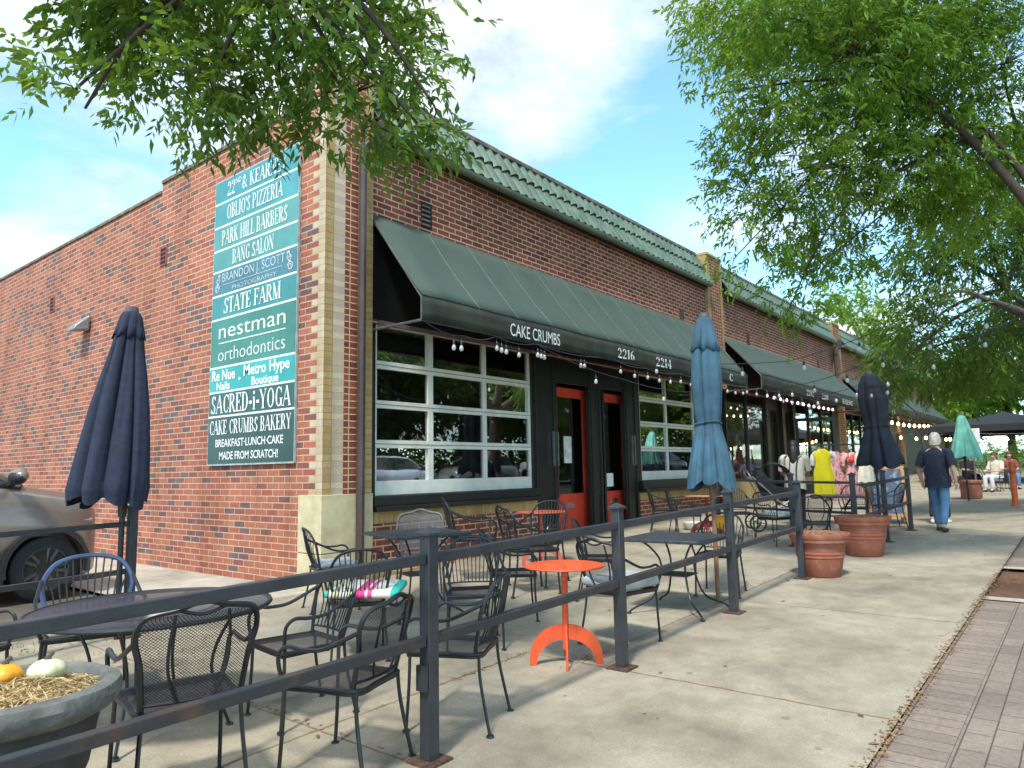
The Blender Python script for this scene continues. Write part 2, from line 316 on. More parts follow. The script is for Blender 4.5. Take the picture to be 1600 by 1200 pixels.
m_jeans = M('washed_denim', (.075, .17, .31), .85, scale=6, col2=(.12, .25, .42), bump=.3, bscale=40)
m_shoe = M('dark_shoe', (.03, .03, .032), .6)
m_hairg = M('grey_hair', (.50, .47, .40), .8, var=.25, scale=25, bump=.6, bscale=60)
m_hairk = M('black_hair', (.012, .010, .010), .5, var=.3, scale=40)
m_hairb = M('brown_hair', (.10, .05, .025), .6, var=.3, scale=40)
m_wshirt = M('white_cotton', (.7, .72, .75), .85, var=.06)
m_blackc = M('black_cloth', (.014, .014, .016), .85, var=.2)
m_yel = M('yellow_dress_cloth', (.86, .68, .01), .8, var=.06, scale=6, bump=.3, bscale=30)
m_pinkc = M('pink_floral_cloth', (.62, .30, .28), .85, scale=16, col2=(.16, .07, .07), ramp_=(.5, .62))
m_cream = M('cream_cloth', (.66, .6, .46), .85, var=.08)
m_palegrey = M('pale_grey_cloth', (.5, .54, .6), .85, scale=10, col2=(.65, .66, .68))
m_coral = M('coral_dress_cloth', (.55, .18, .14), .85, var=.15)
m_plum = M('plum_dress_cloth', (.12, .035, .04), .85, var=.15)
m_warm = emit('warm_bulb_glow', (1., .62, .25), 9.)
m_purp = emit('lilac_bulb_glow', (.72, .5, 1.), 2.)
m_pinkb = emit('rosy_bulb_glow', (1., .75, .8), 1.6)

# ------------------------------------------------------------------ geometry helpers
class G:
    def __init__(s): s.v = []; s.f = []; s.uv = {}
    def add(s, vs, fs):
        o = len(s.v); s.v += [tuple(p) for p in vs]; s.f += [tuple(i + o for i in f) for f in fs]; return s
    def box(s, x0, x1, y0, y1, z0, z1):
        return s.add([(x0, y0, z0), (x1, y0, z0), (x1, y1, z0), (x0, y1, z0), (x0, y0, z1), (x1, y0, z1), (x1, y1, z1), (x0, y1, z1)],
                     [(0, 3, 2, 1), (4, 5, 6, 7), (0, 1, 5, 4), (1, 2, 6, 5), (2, 3, 7, 6), (3, 0, 4, 7)])
    def beam(s, a, b, wd, ht, up=(0, 0, 1)):                         # square bar from a to b
        a, b, up = Vector(a), Vector(b), Vector(up); d = (b - a).normalized(); sx = d.cross(up).normalized(); uz = sx.cross(d)
        c = [(-1, -1), (1, -1), (1, 1), (-1, 1)]
        vs = [p + sx * (i * wd / 2) + uz * (j * ht / 2) for p in (a, b) for i, j in c]
        return s.add(vs, [(3, 2, 1, 0), (4, 5, 6, 7), (0, 1, 5, 4), (1, 2, 6, 5), (2, 3, 7, 6), (3, 0, 4, 7)])
    def tube(s, pts, r, n=6, closed=False, cap=True):
        P = [Vector(p) for p in pts]; m = len(P); rr = r if isinstance(r, (list, tuple)) else [r] * m
        o = len(s.v); prev = None
        for i, p in enumerate(P):
            if closed: d = P[(i + 1) % m] - P[i - 1]
            else: d = P[min(i + 1, m - 1)] - P[max(i - 1, 0)]
            d = d.normalized() if d.length > 1e-9 else Vector((0, 0, 1))
            if prev is None: u = d.orthogonal().normalized()
            else:
                u = prev - d * prev.dot(d); u = u.normalized() if u.length > 1e-6 else d.orthogonal().normalized()
            prev = u; q = d.cross(u)
            for k in range(n):
                a = 2 * PI * k / n; s.v.append(tuple(p + (u * math.cos(a) + q * math.sin(a)) * rr[i]))
        for i in range(m if closed else m - 1):
            j = (i + 1) % m
            for k in range(n): s.f.append((o + i * n + k, o + i * n + (k + 1) % n, o + j * n + (k + 1) % n, o + j * n + k))
        if cap and not closed: s.f.append(tuple(o + k for k in range(n))[::-1]); s.f.append(tuple(o + (m - 1) * n + k for k in range(n)))
        return s
    def lathe(s, prof, c=(0, 0, 0), n=32, wob=None):
        o = len(s.v); cx, cy, cz = c
        for i, (r, z) in enumerate(prof):
            for k in range(n):
                a = 2 * PI * k / n; rr = r * (1 + (wob(a, i) if wob else 0)); s.v.append((cx + rr * math.cos(a), cy + rr * math.sin(a), cz + z))
        for i in range(len(prof) - 1):
            for k in range(n): s.f.append((o + i * n + k, o + i * n + (k + 1) % n, o + (i + 1) * n + (k + 1) % n, o + (i + 1) * n + k))
        if prof[0][0] > 1e-4: s.f.append(tuple(o + k for k in range(n))[::-1])
        if prof[-1][0] > 1e-4: s.f.append(tuple(o + (len(prof) - 1) * n + k for k in range(n)))
        return s
    def grid(s, fn, nu, nv, uvfn=None):
        o = len(s.v)
        for i in range(nu + 1):
            for j in range(nv + 1):
                u, v = i / nu, j / nv
                if uvfn: s.uv[len(s.v)] = uvfn(u, v)
                s.v.append(tuple(fn(u, v)))
        for i in range(nu):
            for j in range(nv):
                a = o + i * (nv + 1) + j; s.f.append((a, a + nv + 1, a + nv + 2, a + 1))
        return s
    def prism(s, poly, fn, d):                                       # 2-D outline, fn(u, v, w) to 3-D, thickness d in w
        n = len(poly); vs = [fn(u, v, 0) for u, v in poly] + [fn(u, v, d) for u, v in poly]
        return s.add(vs, [tuple(range(n))[::-1], tuple(range(n, 2 * n))] + [(i, (i + 1) % n, n + (i + 1) % n, n + i) for i in range(n)])
    def ball(s, c, r, n=10, m=7):
        rx, ry, rz = r if isinstance(r, tuple) else (r, r, r); o = len(s.v)
        return s.grid(lambda u, v: (c[0] + rx * math.sin(PI * v) * math.cos(2 * PI * u), c[1] + ry * math.sin(PI * v) * math.sin(2 * PI * u), c[2] - rz * math.cos(PI * v)), n, m)
    def build(s, name, mat, parent=None, smooth=40, bevel=0., solid=0., sub=0):
        me = bpy.data.meshes.new(name); me.from_pydata(s.v, [], s.f); me.materials.append(mat)
        if s.uv:
            ul = me.uv_layers.new(name='UVMap')
            for lp in me.loops: ul.data[lp.index].uv = s.uv.get(lp.vertex_index, (0, 0))
        bm = bmesh.new(); bm.from_mesh(me)
        if not s.uv: bmesh.ops.remove_doubles(bm, verts=bm.verts, dist=1e-5)
        bmesh.ops.recalc_face_normals(bm, faces=bm.faces); bm.to_mesh(me); bm.free()
        if smooth:
            for p in me.polygons: p.use_smooth = True
            me.set_sharp_from_angle(angle=R(smooth))
        o = bpy.data.objects.new(name, me); COL.objects.link(o); o.parent = parent
        if bevel: b = o.modifiers.new('bevel', 'BEVEL'); b.width = bevel; b.segments = 2; b.limit_method = 'ANGLE'; b.angle_limit = R(50)
        if solid: b = o.modifiers.new('solid', 'SOLIDIFY'); b.thickness = solid; b.offset = 0
        if sub: b = o.modifiers.new('sub', 'SUBSURF'); b.levels = sub; b.render_levels = sub
        return o
def tag(o, label=None, cat=None, group=None, kind=None):
    for k, v in (('label', label), ('category', cat), ('group', group), ('kind', kind)):
        if v: o[k] = v
    return o
def thing(name, label, cat, loc=(0, 0, 0), rz=0., group=None):
    o = bpy.data.objects.new(name, None); COL.objects.link(o); o.empty_display_size = .1
    o.location = loc; o.rotation_euler = (0, 0, rz); return tag(o, label, cat, group)
CH = {}
def dup(root, loc=None, rz=None, label=None, group=None):            # copies of a thing, its parts and their sub-parts
    def cp(o, par):
        c = o.copy(); COL.objects.link(c)
        if par: c.parent = par
        for ch in list(o.children): cp(ch, c)
        return c
    r = cp(root, None)
    if loc is not None: r.location = loc
    if rz is not None: r.rotation_euler = (0, 0, rz)
    if label: r['label'] = label
    if group: r['group'] = group
    return r
def bez(p, n=8):                                                     # smooth path through points
    P = [Vector(q) for q in p]; out = []
    for i in range(len(P) - 1):
        p0 = P[max(i - 1, 0)]; p1 = P[i]; p2 = P[i + 1]; p3 = P[min(i + 2, len(P) - 1)]
        for k in range(n):
            t = k / n; out.append(.5 * ((2 * p1) + (p2 - p0) * t + (2 * p0 - 5 * p1 + 4 * p2 - p3) * t * t + (3 * p1 - p0 - 3 * p2 + p3) * t ** 3))
    out.append(P[-1]); return out
def sag(a, b, d, n=16):
    a, b = Vector(a), Vector(b); return [a.lerp(b, i / n) - Vector((0, 0, d * 4 * (i / n) * (1 - i / n))) for i in range(n + 1)]
def text_geo(gm, s, fn, u0, v0, height, width=None, squeeze=1., bold=0., align='L', depth=.004):
    """sans letters as flat solid shapes; fn(u, v, w) places them on the surface"""
    cu = bpy.data.curves.new('lettering', 'FONT'); cu.body = s; cu.size = 1; cu.offset = bold; cu.resolution_u = 3
    ob = bpy.data.objects.new('lettering', cu); COL.objects.link(ob)
    me = ob.to_mesh(); xs = [v.co.x for v in me.vertices]
    k = height / .69; lo, hi = min(xs), max(xs); kx = k * squeeze if width is None else width / (hi - lo)
    off = u0 if align == 'L' else u0 - kx * (hi - lo) / 2
    gm.add([fn(off + (v.co.x - lo) * kx, v0 + v.co.y * k, depth) for v in me.vertices], [tuple(p.vertices) for p in me.polygons])
    ob.to_mesh_clear(); bpy.data.objects.remove(ob); bpy.data.curves.remove(cu)
# Roman capitals: V thick upright, D stroke, A arc, S serif; cap height 1
T_, t_ = .155, .06
SER = {
 'A': (.82, 'D .06 0 .40 1 t;D .40 1 .72 0 T;D .18 .34 .58 .34 t;S .06 0 .11;S .72 0 .14'), 'B': (.72, 'V .17 0 1;A .36 .75 .24 .25 -90 90;A .36 .26 .29 .26 -90 90;D .1 .97 .38 .97 t;D .1 .03 .38 .03 t;D .17 .51 .38 .51 t;S .15 0 .13;S .15 1 .13'),
 'C': (.74, 'A .42 .5 .33 .5 50 310;D .68 .98 .68 .68 t;D .66 .3 .68 .18 t'), 'D': (.8, 'V .17 0 1;A .34 .5 .38 .5 -90 90;D .1 .97 .36 .97 t;D .1 .03 .36 .03 t;S .15 0 .13;S .15 1 .13'),
 'E': (.68, 'V .17 0 1;D .1 .97 .6 .97 t;D .17 .51 .45 .51 t;D .1 .03 .62 .03 t;D .6 1 .6 .76 t;D .62 0 .62 .26 t;D .46 .62 .46 .4 t;S .15 0 .13;S .15 1 .13'),
 'F': (.64, 'V .17 0 1;D .1 .97 .6 .97 t;D .17 .51 .45 .51 t;D .6 1 .6 .74 t;D .46 .62 .46 .4 t;S .17 0 .17;S .15 1 .13'),
 'G': (.8, 'A .42 .5 .33 .5 50 310;D .68 .98 .68 .68 t;V .66 .04 .42;S .66 .42 .14'), 'H': (.84, 'V .17 0 1;V .67 0 1;D .17 .51 .67 .51 t;S .17 0 .15;S .17 1 .15;S .67 0 .15;S .67 1 .15'),
 'I': (.38, 'V .19 0 1;S .19 0 .16;S .19 1 .16'), 'J': (.5, 'V .3 .2 1;A .16 .2 .14 .2 180 360;S .3 1 .15'),
 'K': (.8, 'V .17 0 1;D .62 1 .2 .42 t;D .32 .58 .66 0 T;S .17 0 .15;S .17 1 .15;S .62 1 .12;S .66 0 .14'), 'L': (.64, 'V .17 0 1;D .1 .03 .6 .03 t;D .6 0 .6 .3 t;S .17 0 .15;S .17 1 .15'),
 'M': (.98, 'D .14 0 .14 1 t;D .14 1 .48 0 T;D .48 0 .8 1 t;V .8 0 1;S .14 0 .12;S .14 1 .12;S .8 0 .15;S .8 1 .15'), 'N': (.82, 'D .14 0 .14 1 t;D .14 1 .68 0 T;D .68 0 .68 1 t;S .14 0 .12;S .14 1 .12;S .68 1 .12'),
 'O': (.82, 'A .41 .5 .35 .5 0 360'), 'P': (.68, 'V .17 0 1;A .36 .73 .26 .27 -90 90;D .1 .97 .38 .97 t;D .17 .47 .38 .47 t;S .17 0 .15;S .15 1 .13'),
 'R': (.76, 'V .17 0 1;A .36 .75 .25 .25 -90 90;D .1 .97 .38 .97 t;D .17 .51 .38 .51 t;D .38 .5 .66 0 T;S .17 0 .15;S .15 1 .13;S .66 0 .1'),
 'S': (.62, 'A .32 .74 .22 .25 30 270;A .30 .26 .25 .26 -150 90;D .54 .96 .54 .74 t;D .06 .04 .06 .28 t'), 'T': (.7, 'V .35 0 1;D .05 .97 .65 .97 t;D .06 1 .06 .76 t;D .64 1 .64 .76 t;S .35 0 .15'),
 'U': (.8, 'V .17 .3 1;A .41 .3 .24 .3 180 360;D .66 .3 .66 1 t;S .17 1 .15;S .66 1 .12'), 'Y': (.76, 'D .08 1 .38 .45 T;D .66 1 .38 .45 t;V .38 0 .48;S .38 0 .15;S .1 1 .13;S .64 1 .11'),
 'Z': (.68, 'D .06 .97 .6 .97 t;D .6 .98 .08 .02 T;D .06 .03 .62 .03 t;D .08 1 .08 .78 t;D .62 0 .62 .24 t'),
 '2': (.6, 'A .29 .72 .23 .28 -30 180;D .49 .6 .08 .06 t;D .06 .06 .54 .06 T'), '1': (.42, 'V .22 0 1;D .08 .82 .22 .98 t;S .22 0 .16'), '4': (.62, 'V .4 0 1;D .4 1 .05 .3 t;D .05 .28 .58 .28 t;S .4 0 .14'),
 '6': (.6, 'A .3 .3 .24 .3 0 360;A .44 .45 .38 .55 95 185'), '0': (.6, 'A .3 .5 .24 .5 0 360'), '&': (.84, 'A .34 .76 .18 .24 -40 220;D .22 .6 .74 .02 T;A .32 .26 .26 .27 70 330;D .56 .2 .72 .5 t;S .72 .5 .1'),
 "'": (.24, 'D .12 1 .12 .72 T'), '-': (.42, 'D .05 .4 .37 .4 T'), 'i': (.36, 'V .18 0 .66;S .18 0 .14;D .06 .64 .2 .64 t;D .18 .8 .18 .96 T'), '.': (.3, 'D .13 0 .13 .15 T'), ' ': (.34, '')}
def serif_geo(gm, s, fn, u0, v0, height, width=None, align='L', depth=.004):
    tot = sum(SER[c][0] for c in s); k = height; kx = k if width is None else width / tot
    x = u0 if align == 'L' else u0 - tot * kx / 2
    lev = [0]
    for c in s:
        adv, spec = SER[c]; lev[0] = 0
        for st in filter(None, spec.split(';')):
            p = st.split(); op = p[0]; lev[0] += 1; d = depth + lev[0] * .0006
            q = [float(a) if a not in ('T', 't') else (T_ if a == 'T' else t_) for a in p[1:]]
            def put(poly): gm.add([fn(x + a * kx, v0 + b * k, d) for a, b in poly], [tuple(range(len(poly)))])
            if op == 'V': put([(q[0] - T_ / 2, q[1]), (q[0] + T_ / 2, q[1]), (q[0] + T_ / 2, q[2]), (q[0] - T_ / 2, q[2])])
            elif op == 'S': put([(q[0] - q[2], q[1] - (.045 if q[1] > .3 else 0)), (q[0] + q[2], q[1] - (.045 if q[1] > .3 else 0)), (q[0] + q[2], q[1] + (0 if q[1] > .3 else .045)), (q[0] - q[2], q[1] + (0 if q[1] > .3 else .045))])
            elif op == 'D':
                x0, y0, x1, y1, wd = q; dx, dy = x1 - x0, y1 - y0
                if abs(dy) > abs(dx) * .3: put([(x0 - wd / 2, y0), (x0 + wd / 2, y0), (x1 + wd / 2, y1), (x1 - wd / 2, y1)])
                else: put([(x0, y0 - wd / 2), (x1, y1 - wd / 2), (x1, y1 + wd / 2), (x0, y0 + wd / 2)])
            elif op == 'A':
                cx, cy, rx, ry, a0, a1 = q; n = max(6, int(abs(a1 - a0) / 18)); pr = None
                for i in range(n + 1):
                    a = R(a0 + (a1 - a0) * i / n); wd = t_ + (T_ - t_) * abs(math.cos(a)) ** 1.5
                    co, ci = (cx + rx * math.cos(a), cy + ry * math.sin(a)), (cx + (rx - wd) * math.cos(a), cy + (ry - wd * .9) * math.sin(a))
                    if pr: put([pr[0], co, ci, pr[1]])
                    pr = (co, ci)
        x += adv * kx

# ------------------------------------------------------------------ the ground
def sheet(name, x0, x1, y0, y1, dz, mat, nx=40, ny=12, drop=0.):
    gm = G().grid(lambda u, v: (x0 + (x1 - x0) * u, y0 + (y1 - y0) * v, g(x0 + (x1 - x0) * u, y0 + (y1 - y0) * v) + dz), nx, ny)
    return tag(gm.build(name, mat), kind='structure')
sheet('ground', -90, 160, -80, 120, -.16, m_earth, 125, 100)
sheet('sidewalk', -8, 46, .85, 6.60, 0, m_conc, 108, 24)
sheet('brick_pavement', -8, 7.62, -1.1, .8495, -.012, m_paver, 40, 6)
def pit(x0, x1):
    sheet('pavement', x0 - .16, x0, -1.1, .845, -.002, m_conc2, 2, 6); sheet('mulch_bed', x0, x1, -1.1, .845, -.035, m_mulch, 12, 6); sheet('pavement', x1, x1 + .16, -1.1, .845, -.002, m_conc2, 2, 6)
pit(7.78, 9.6)
sheet('brick_pavement', 9.76, 15.0, -1.1, .845, -.012, m_paver, 20, 6); pit(15.16, 17.0); sheet('brick_pavement', 17.16, 46, -1.1, .845, -.012, m_paver, 60, 6)
sheet('kerb', -60, 100, -1.26, -1.105, .004, m_conc2, 160, 1)
sheet('street', -80, 140, -9.5, -1.265, -.13, m_road, 110, 6)
sheet('far_sidewalk', -60, 100, -11.5, -9.6, 0, m_conc2, 80, 3)
sheet('far_lawn', -60, 100, -50, -11.6, 0, m_lawn2, 80, 20)
sheet('parking_lot', -40, 3.38, 6.62, 60, -.03, m_asph, 40, 60)
sheet('side_pavement', 3.40, 4.9, 6.61, 60, -.004, m_conc2, 6, 60)
sheet('parking_lot', -40, -8.05, -1.0, 6.6, -.03, m_asph, 30, 10)
sheet('end_lawn', 46.1, 140, -1.0, 60, .0, m_lawn, 60, 40)

# ------------------------------------------------------------------ brick building
bld = thing('brick_building', 'long single storey red brick shop building with green tiled roof edge', 'building', (4.82, 6.55, 0))
def part(gm, name, mat, par=bld, **k):
    o = gm.build(name, mat, par, **k)
    r = par
    while r.parent: r = r.parent
    if r is bld and par is bld: o.matrix_parent_inverse = Matrix.Translation((-4.82, -6.55, 0))
    return o
WY = 6.62                                                            # face of the front wall
gm = G()                                                             # side wall, stepped parapet, with ventilator holes left as recessed grilles
gm.box(4.82, 5.1, 7.17, 10.6, -.1, 5.65); gm.box(4.82, 5.1, 10.6, 18.1, -.1, 5.50); gm.box(4.82, 5.1, 18.1, 27, -.1, 5.13)
gm.box(4.819, 5.1, 6.5515, 7.17, -.1, 6.058)
part(gm, 'side_wall', m_side, smooth=0)
gm = G()
for y0, y1, z in ((7.17, 10.6, 5.65), (10.6, 18.1, 5.50), (18.1, 27, 5.13)): gm.box(4.795, 5.12, y0, y1 - .002, z + .002, z + .06)
part(gm, 'wall_coping', m_cap, smooth=0, bevel=.01)
gm = G()                                                             # upper front wall
for x0, x1 in ((5.53, 15.5), (16.36, 26.0), (26.9, 36.2), (37.1, 46.5)): gm.box(x0, x1, WY, WY + .3, 3.06, 5.42)
part(gm, 'front_wall', m_front, smooth=0)
# piers: red header field between buff quoins, standing proud of the wall
def pier(x0, x1, zb, zt, stone=None):
    w_ = .119
    part(G().box(x0 + w_, x1 - w_, 6.552, 6.95, zb, zt), 'pier', m_head, smooth=0)
    part(G().box(x0, x0 + w_ - .001, 6.55, 6.96, zb, zt).box(x1 - w_ + .001, x1, 6.55, 6.96, zb, zt), 'pier_quoin', m_buff, smooth=0)
    part(G().box(x0 - .015, x1 + .015, 6.53, 7.0, zt + .002, zt + .07), 'pier_cap', m_buff, smooth=0, bevel=.012)
pier(4.822, 5.516, 1.02, 6.06); pier(15.5, 16.36, 3.05, 6.17); pier(26.0, 26.9, 0.2, 6.1); pier(36.2, 37.1, .3, 6.1)
part(G().box(15.493, 15.4992, 6.56, 6.95, 3.05, 6.17), 'pier_quoin', m_buffy, smooth=0)
gm = G()
for z0, z1 in ((-.1, .375), (.385, 1.015)): gm.box(4.80, 5.522, 6.53, 6.96, z0, z1)
part(gm, 'stone_base', m_stone, smooth=0, bevel=.006)
# brick below the shop windows
for x0, x1, gz in ((5.524, 8.82, .0), (12.05, 15.49, .2)):
    part(G().box(x0, x1, WY, WY + .25, gz - .12, .648), 'knee_wall', m_front, smooth=0)
    part(G().box(x0, x1, WY - .008, WY + .25, .65, .785), 'soldier_course', m_sold, smooth=0)
    part(G().box(x0, x1, WY - .012, WY + .2, gz - .1, gz + .07), 'base_course', m_sold, smooth=0)
# small ventilators in the front and side wall
for x, z0, z1 in ((6.49, 4.47, 4.83), (14.2, 4.38, 4.65), (18.1, 4.36, 4.68), (24.3, 4.4, 4.65)):
    v = part(G().box(x - .1, x + .1, WY - .004, WY + .01, z0, z1), 'vent', m_dark, smooth=0)
    gv = G()
    for k in range(5): gv.box(x - .095, x + .055, WY - .022, WY - .005, z0 + .03 + k * (z1 - z0 - .04) / 5, z0 + .055 + k * (z1 - z0 - .04) / 5)
    gv.build('grille', M('vent_bronze', (.16, .12, .09), .6), v, smooth=0)
for y, z in ((10.46, 4.36), (14.84, 4.33)):
    v = part(G().box(4.806, 4.83, y - .1, y + .1, z, z + .3), 'vent', M('vent_terracotta', (.3, .09, .06), .8), smooth=0)
    gv = G()
    for a in range(2):
        for b in range(4): gv.box(4.800, 4.8055, y - .07 + a * .08, y - .01 + a * .08, z + .03 + b * .065, z + .07 + b * .065)
    gv.build('grille', m_dark, v, smooth=0)
# green tiled mansard, gutter, ridge coping
def mansard(x0, x1, seed):
    rr = random.Random(seed); pitch = .205; n = int((x1 - x0) / pitch); per = 8; gm = G(); E0, E1 = (6.47, 5.43), (6.83, 6.19)
    ns = 2
    for k in range(ns):
        def fn(u, v, k=k):
            x = x0 + (x1 - x0) * u; ph = (u * n) % 1.0; a = (k + v * 1.12) / ns; a = min(a, 1.02)
            hgt = .036 * (abs(math.cos(PI * ph)) ** .8 * 2 - 1) + (.048 * (1 - v))
            return (x, E0[0] + (E1[0] - E0[0]) * a - hgt * .9, E0[1] + (E1[1] - E0[1]) * a + hgt * .43)
        gm.grid(fn, n * per, 1)
        o = len(gm.v)                                               # the lower lip of each course
        def lip(u, v, k=k):
            x, y, z = fn(u, 0); return (x, y + .05 * v, z - .012 * v)
        gm.grid(lip, n * per, 1)
    part(gm, 'tile_roof', m_tile, smooth=30)
    prof = [(6.49, 5.372), (6.44, 5.378), (6.415, 5.40), (6.405, 5.445), (6.42, 5.45), (6.49, 5.43)]
    part(G().prism([(p[0], p[1]) for p in prof], lambda u, v, w_: (x0 + w_, u, v), x1 - x0), 'gutter', m_gutter, smooth=0)
    part(G().box(x0, x1, 6.495, WY + .02, 5.395, 5.425), 'eave_board', m_under, smooth=0)
    gm = G(); x = x0
    while x < x1: gm.box(x, min(x + .9, x1) - .008, 6.77, 7.05, 6.17, 6.245 + rr.uniform(-.004, .004)); x += .9
    part(gm, 'ridge_coping', m_cap, smooth=0, bevel=.012)
    part(G().box(x0, x1, 6.95, 7.1, 5.2, 6.165), 'parapet', m_front, smooth=0)
mansard(5.53, 15.49, 1); mansard(16.37, 25.99, 2); mansard(26.91, 36.19, 3); mansard(37.11, 46.4, 4)
# downspouts
def spout(x, z0, elbow=True):
    gm = G(); pts = bez([(x + .28, 6.40, 5.26), (x + .12, 6.44, 5.24), (x + .03, 6.48, 5.16), (x, 6.49, 5.0), (x - .005, 6.49, 3.5), (x - .01, 6.49, z0)], 6)
    gm.tube(pts, .052, 8); part(gm, 'downspout', m_spout)
    part(G().box(x + .2, x + .4, 6.35, 6.5, 5.28, 5.55), 'downspout_head', m_spout, smooth=0, bevel=.01)
spout(5.31, .02); spout(25.93, 3.2)
part(G().box(25.85, 26.1, 6.42, 6.5, 5.0, 5.08), 'pipe_bracket', m_spout, smooth=0)
# ---- shop front, unit one: overhead-door style windows
def shop_window(x0, x1, zb, cols, bars, ztop, y=6.66):
    fr = G(); W_ = .085
    fr.box(x0, x1, y, y + .05, zb, zb + .172)
    for a, b in bars: fr.box(x0, x1, y, y + .05, a, b)
    fr.box(x0, x1, y, y + .05, ztop, ztop + .05)
    zs = [zb + .172] + [q for a, b in bars for q in (a, b)] + [ztop]
    vx = [(x0, x0 + .03)] + cols + [(x1 - .055, x1)]
    for i in range(0, len(zs), 2):
        for a, b in vx: fr.box(a, b, y + .001, y + .049, zs[i] + .0005, zs[i + 1] - .0005)
    f = part(fr, 'window_frame', m_white, smooth=0, bevel=.004)
    for i in range(0, len(zs), 2):
        for k in range(len(vx) - 1):
            G().add([(vx[k][1], y + .03, zs[i]), (vx[k + 1][0], y + .03, zs[i]), (vx[k + 1][0], y + .03, zs[i + 1]), (vx[k][1], y + .03, zs[i + 1])], [(0, 1, 2, 3)]).build('pane', m_glass, f, smooth=0)
    ys = G()
    for a, b in bars: ys.box(x0, x1 - .002, y - .004, y - .001, (a + b) / 2 - .004, (a + b) / 2 + .004)
    ys.build('bar_joint', m_pink, f, smooth=0)
    return f
BARS = [(1.545, 1.642), (2.028, 2.124), (2.512, 2.612)]
shop_window(5.655, 8.75, .975, [(6.55, 6.645), (7.636, 7.72)], BARS, 3.05)
shop_window(12.2, 14.66, 1.01, [(13.29, 13.37)], [(a + .02, b + .02) for a, b in BARS], 3.05)
gm = G()
for x0, x1 in ((5.524, 5.65), (8.755, 9.45), (10.42, 10.8), (11.62, 12.19), (14.665, 15.49)): gm.box(x0, x1, 6.645, 6.72, .80, 3.06)
gm.box(8.83, 9.45, 6.66, 6.72, .05, .8).box(10.42, 10.8, 6.66, 6.72, .1, .8).box(11.62, 12.04, 6.66, 6.72, .1, .8)
for x in (8.85, 9.33, 10.46, 10.72, 11.66, 11.98): gm.box(x, x + .05, 6.63, 6.644, .22, 3.0)
gm.box(9.45, 10.42, 6.66, 6.72, 2.66, 3.06).box(10.8, 11.62, 6.66, 6.72, 2.66, 3.06)
gm.box(5.65, 8.755, 6.665, 6.72, 3.102, 3.12).box(12.19, 14.665, 6.665, 6.72, 3.102, 3.12)
for x in (9.38, 10.64, 10.97, 11.99): gm.box(x, x + .06, 6.721, 6.9, .15, 2.66)
part(gm, 'shopfront_surround', m_black, smooth=0, bevel=.006)
part(G().box(5.53, 15.49, WY - .012, WY - .002, 3.105, 4.37), 'black_backing', m_black, smooth=0)
part(G().box(5.56, 8.86, 6.50, 6.66, .79, .85).box(5.56, 8.84, 6.54, 6.66, .85, .97), 'window_sill', m_black, smooth=0, bevel=.008)
part(G().box(12.05, 15.45, 6.50, 6.66, .79, .85).box(12.05, 15.45, 6.54, 6.66, .85, 1.0), 'window_sill', m_black, smooth=0, bevel=.008)
part(G().box(5.66, 8.74, 6.60, 6.655, 3.052, 3.10), 'fascia_panel', m_pink, smooth=0); part(G().box(12.2, 14.6, 6.60, 6.655, 3.052, 3.10), 'fascia_panel', m_pink, smooth=0)
def red_door(x0, x1, slot, handle):
    y = 6.84; zb = .21; zt = 2.62
    fr = G().box(x0, x0 + .1, y, y + .045, zb, zt).box(x1 - .13, x1, y, y + .045, zb, zt).box(x0 + .1, x1 - .13, y, y + .045, zt - .16, zt).box(x0 + .1, x1 - .13, y, y + .045, zb, .84)
    d = part(fr, 'door', m_redp, smooth=0, bevel=.006)
    G().add([(x0 + .1, y + .02, .84), (x1 - .13, y + .02, .84), (x1 - .13, y + .02, zt - .16), (x0 + .1, y + .02, zt - .16)], [(0, 1, 2, 3)]).build('door_glass', m_glass, d, smooth=0)
    xm = x0 + (x1 - x0) * .42
    G().box(xm - .13, xm + .13, y - .012, y - .001, slot - .045, slot + .045).box(xm - .1, xm + .1, y - .02, y - .012, slot - .02, slot + .02).build('mail_slot', m_chrome, d, smooth=0, bevel=.004)
    if handle:
        G().tube(bez([(x1 - .06, y, 1.22), (x1 - .06, y - .07, 1.22), (x1 - .06, y - .07, 1.0), (x1 - .06, y, 1.0)], 4), .012).build('handle', m_chrome, d)
        G().box(x1 - .14, x1 - .1, y - .01, y - .001, 1.25, 1.6).build('push_plate', m_white, d, smooth=0)
        G().box(x0 + .2, x0 + .42, y + .008, y + .017, .92, 1.16).build('decal', m_signw, d, smooth=0)
    else: G().box(x0 + .28, x0 + .5, y + .008, y + .017, 1.35, 1.8).build('paper_notice', M('paper', (.7, .72, .68), .8), d, smooth=0)
red_door(9.63, 10.62, .64, False); red_door(11.05, 11.97, .66, True)
for x in (9.27, 9.38, 11.78, 11.88): part(G().box(x, x + .03, 6.60, 6.628, 1.3, 1.85), 'door_pull', m_chrome, smooth=0)
# ---- further units: plain shop windows in dark frames, beige rooms behind
def unit(x0, x1, zs, zt, panes, door=None):
    gm = G().box(x0, x1, 6.64, 6.72, zt, 3.1).box(x0, x1, 6.64, 6.72, zs - .06, zs)
    n = panes; ds = [x0 + (x1 - x0) * k / n for k in range(n + 1)]
    for d in ds: gm.box(d - .03, d + .03, 6.635, 6.725, zs + .0005, zt - .0005)
    f = part(gm, 'window_frame', m_black, smooth=0)
    for k in range(n): G().add([(ds[k] + .03, 6.68, zs), (ds[k + 1] - .03, 6.68, zs), (ds[k + 1] - .03, 6.68, zt), (ds[k] + .03, 6.68, zt)], [(0, 1, 2, 3)]).build('pane', m_clear, f, smooth=0)
    part(G().box(x0, x1, WY, WY + .2, .1, zs - .062), 'knee_wall', m_sold, smooth=0)
unit(16.4, 19.1, .95, 3.05, 2); unit(21.6, 25.6, .95, 3.05, 3); unit(27.0, 30.6, 1.0, 3.05, 3)
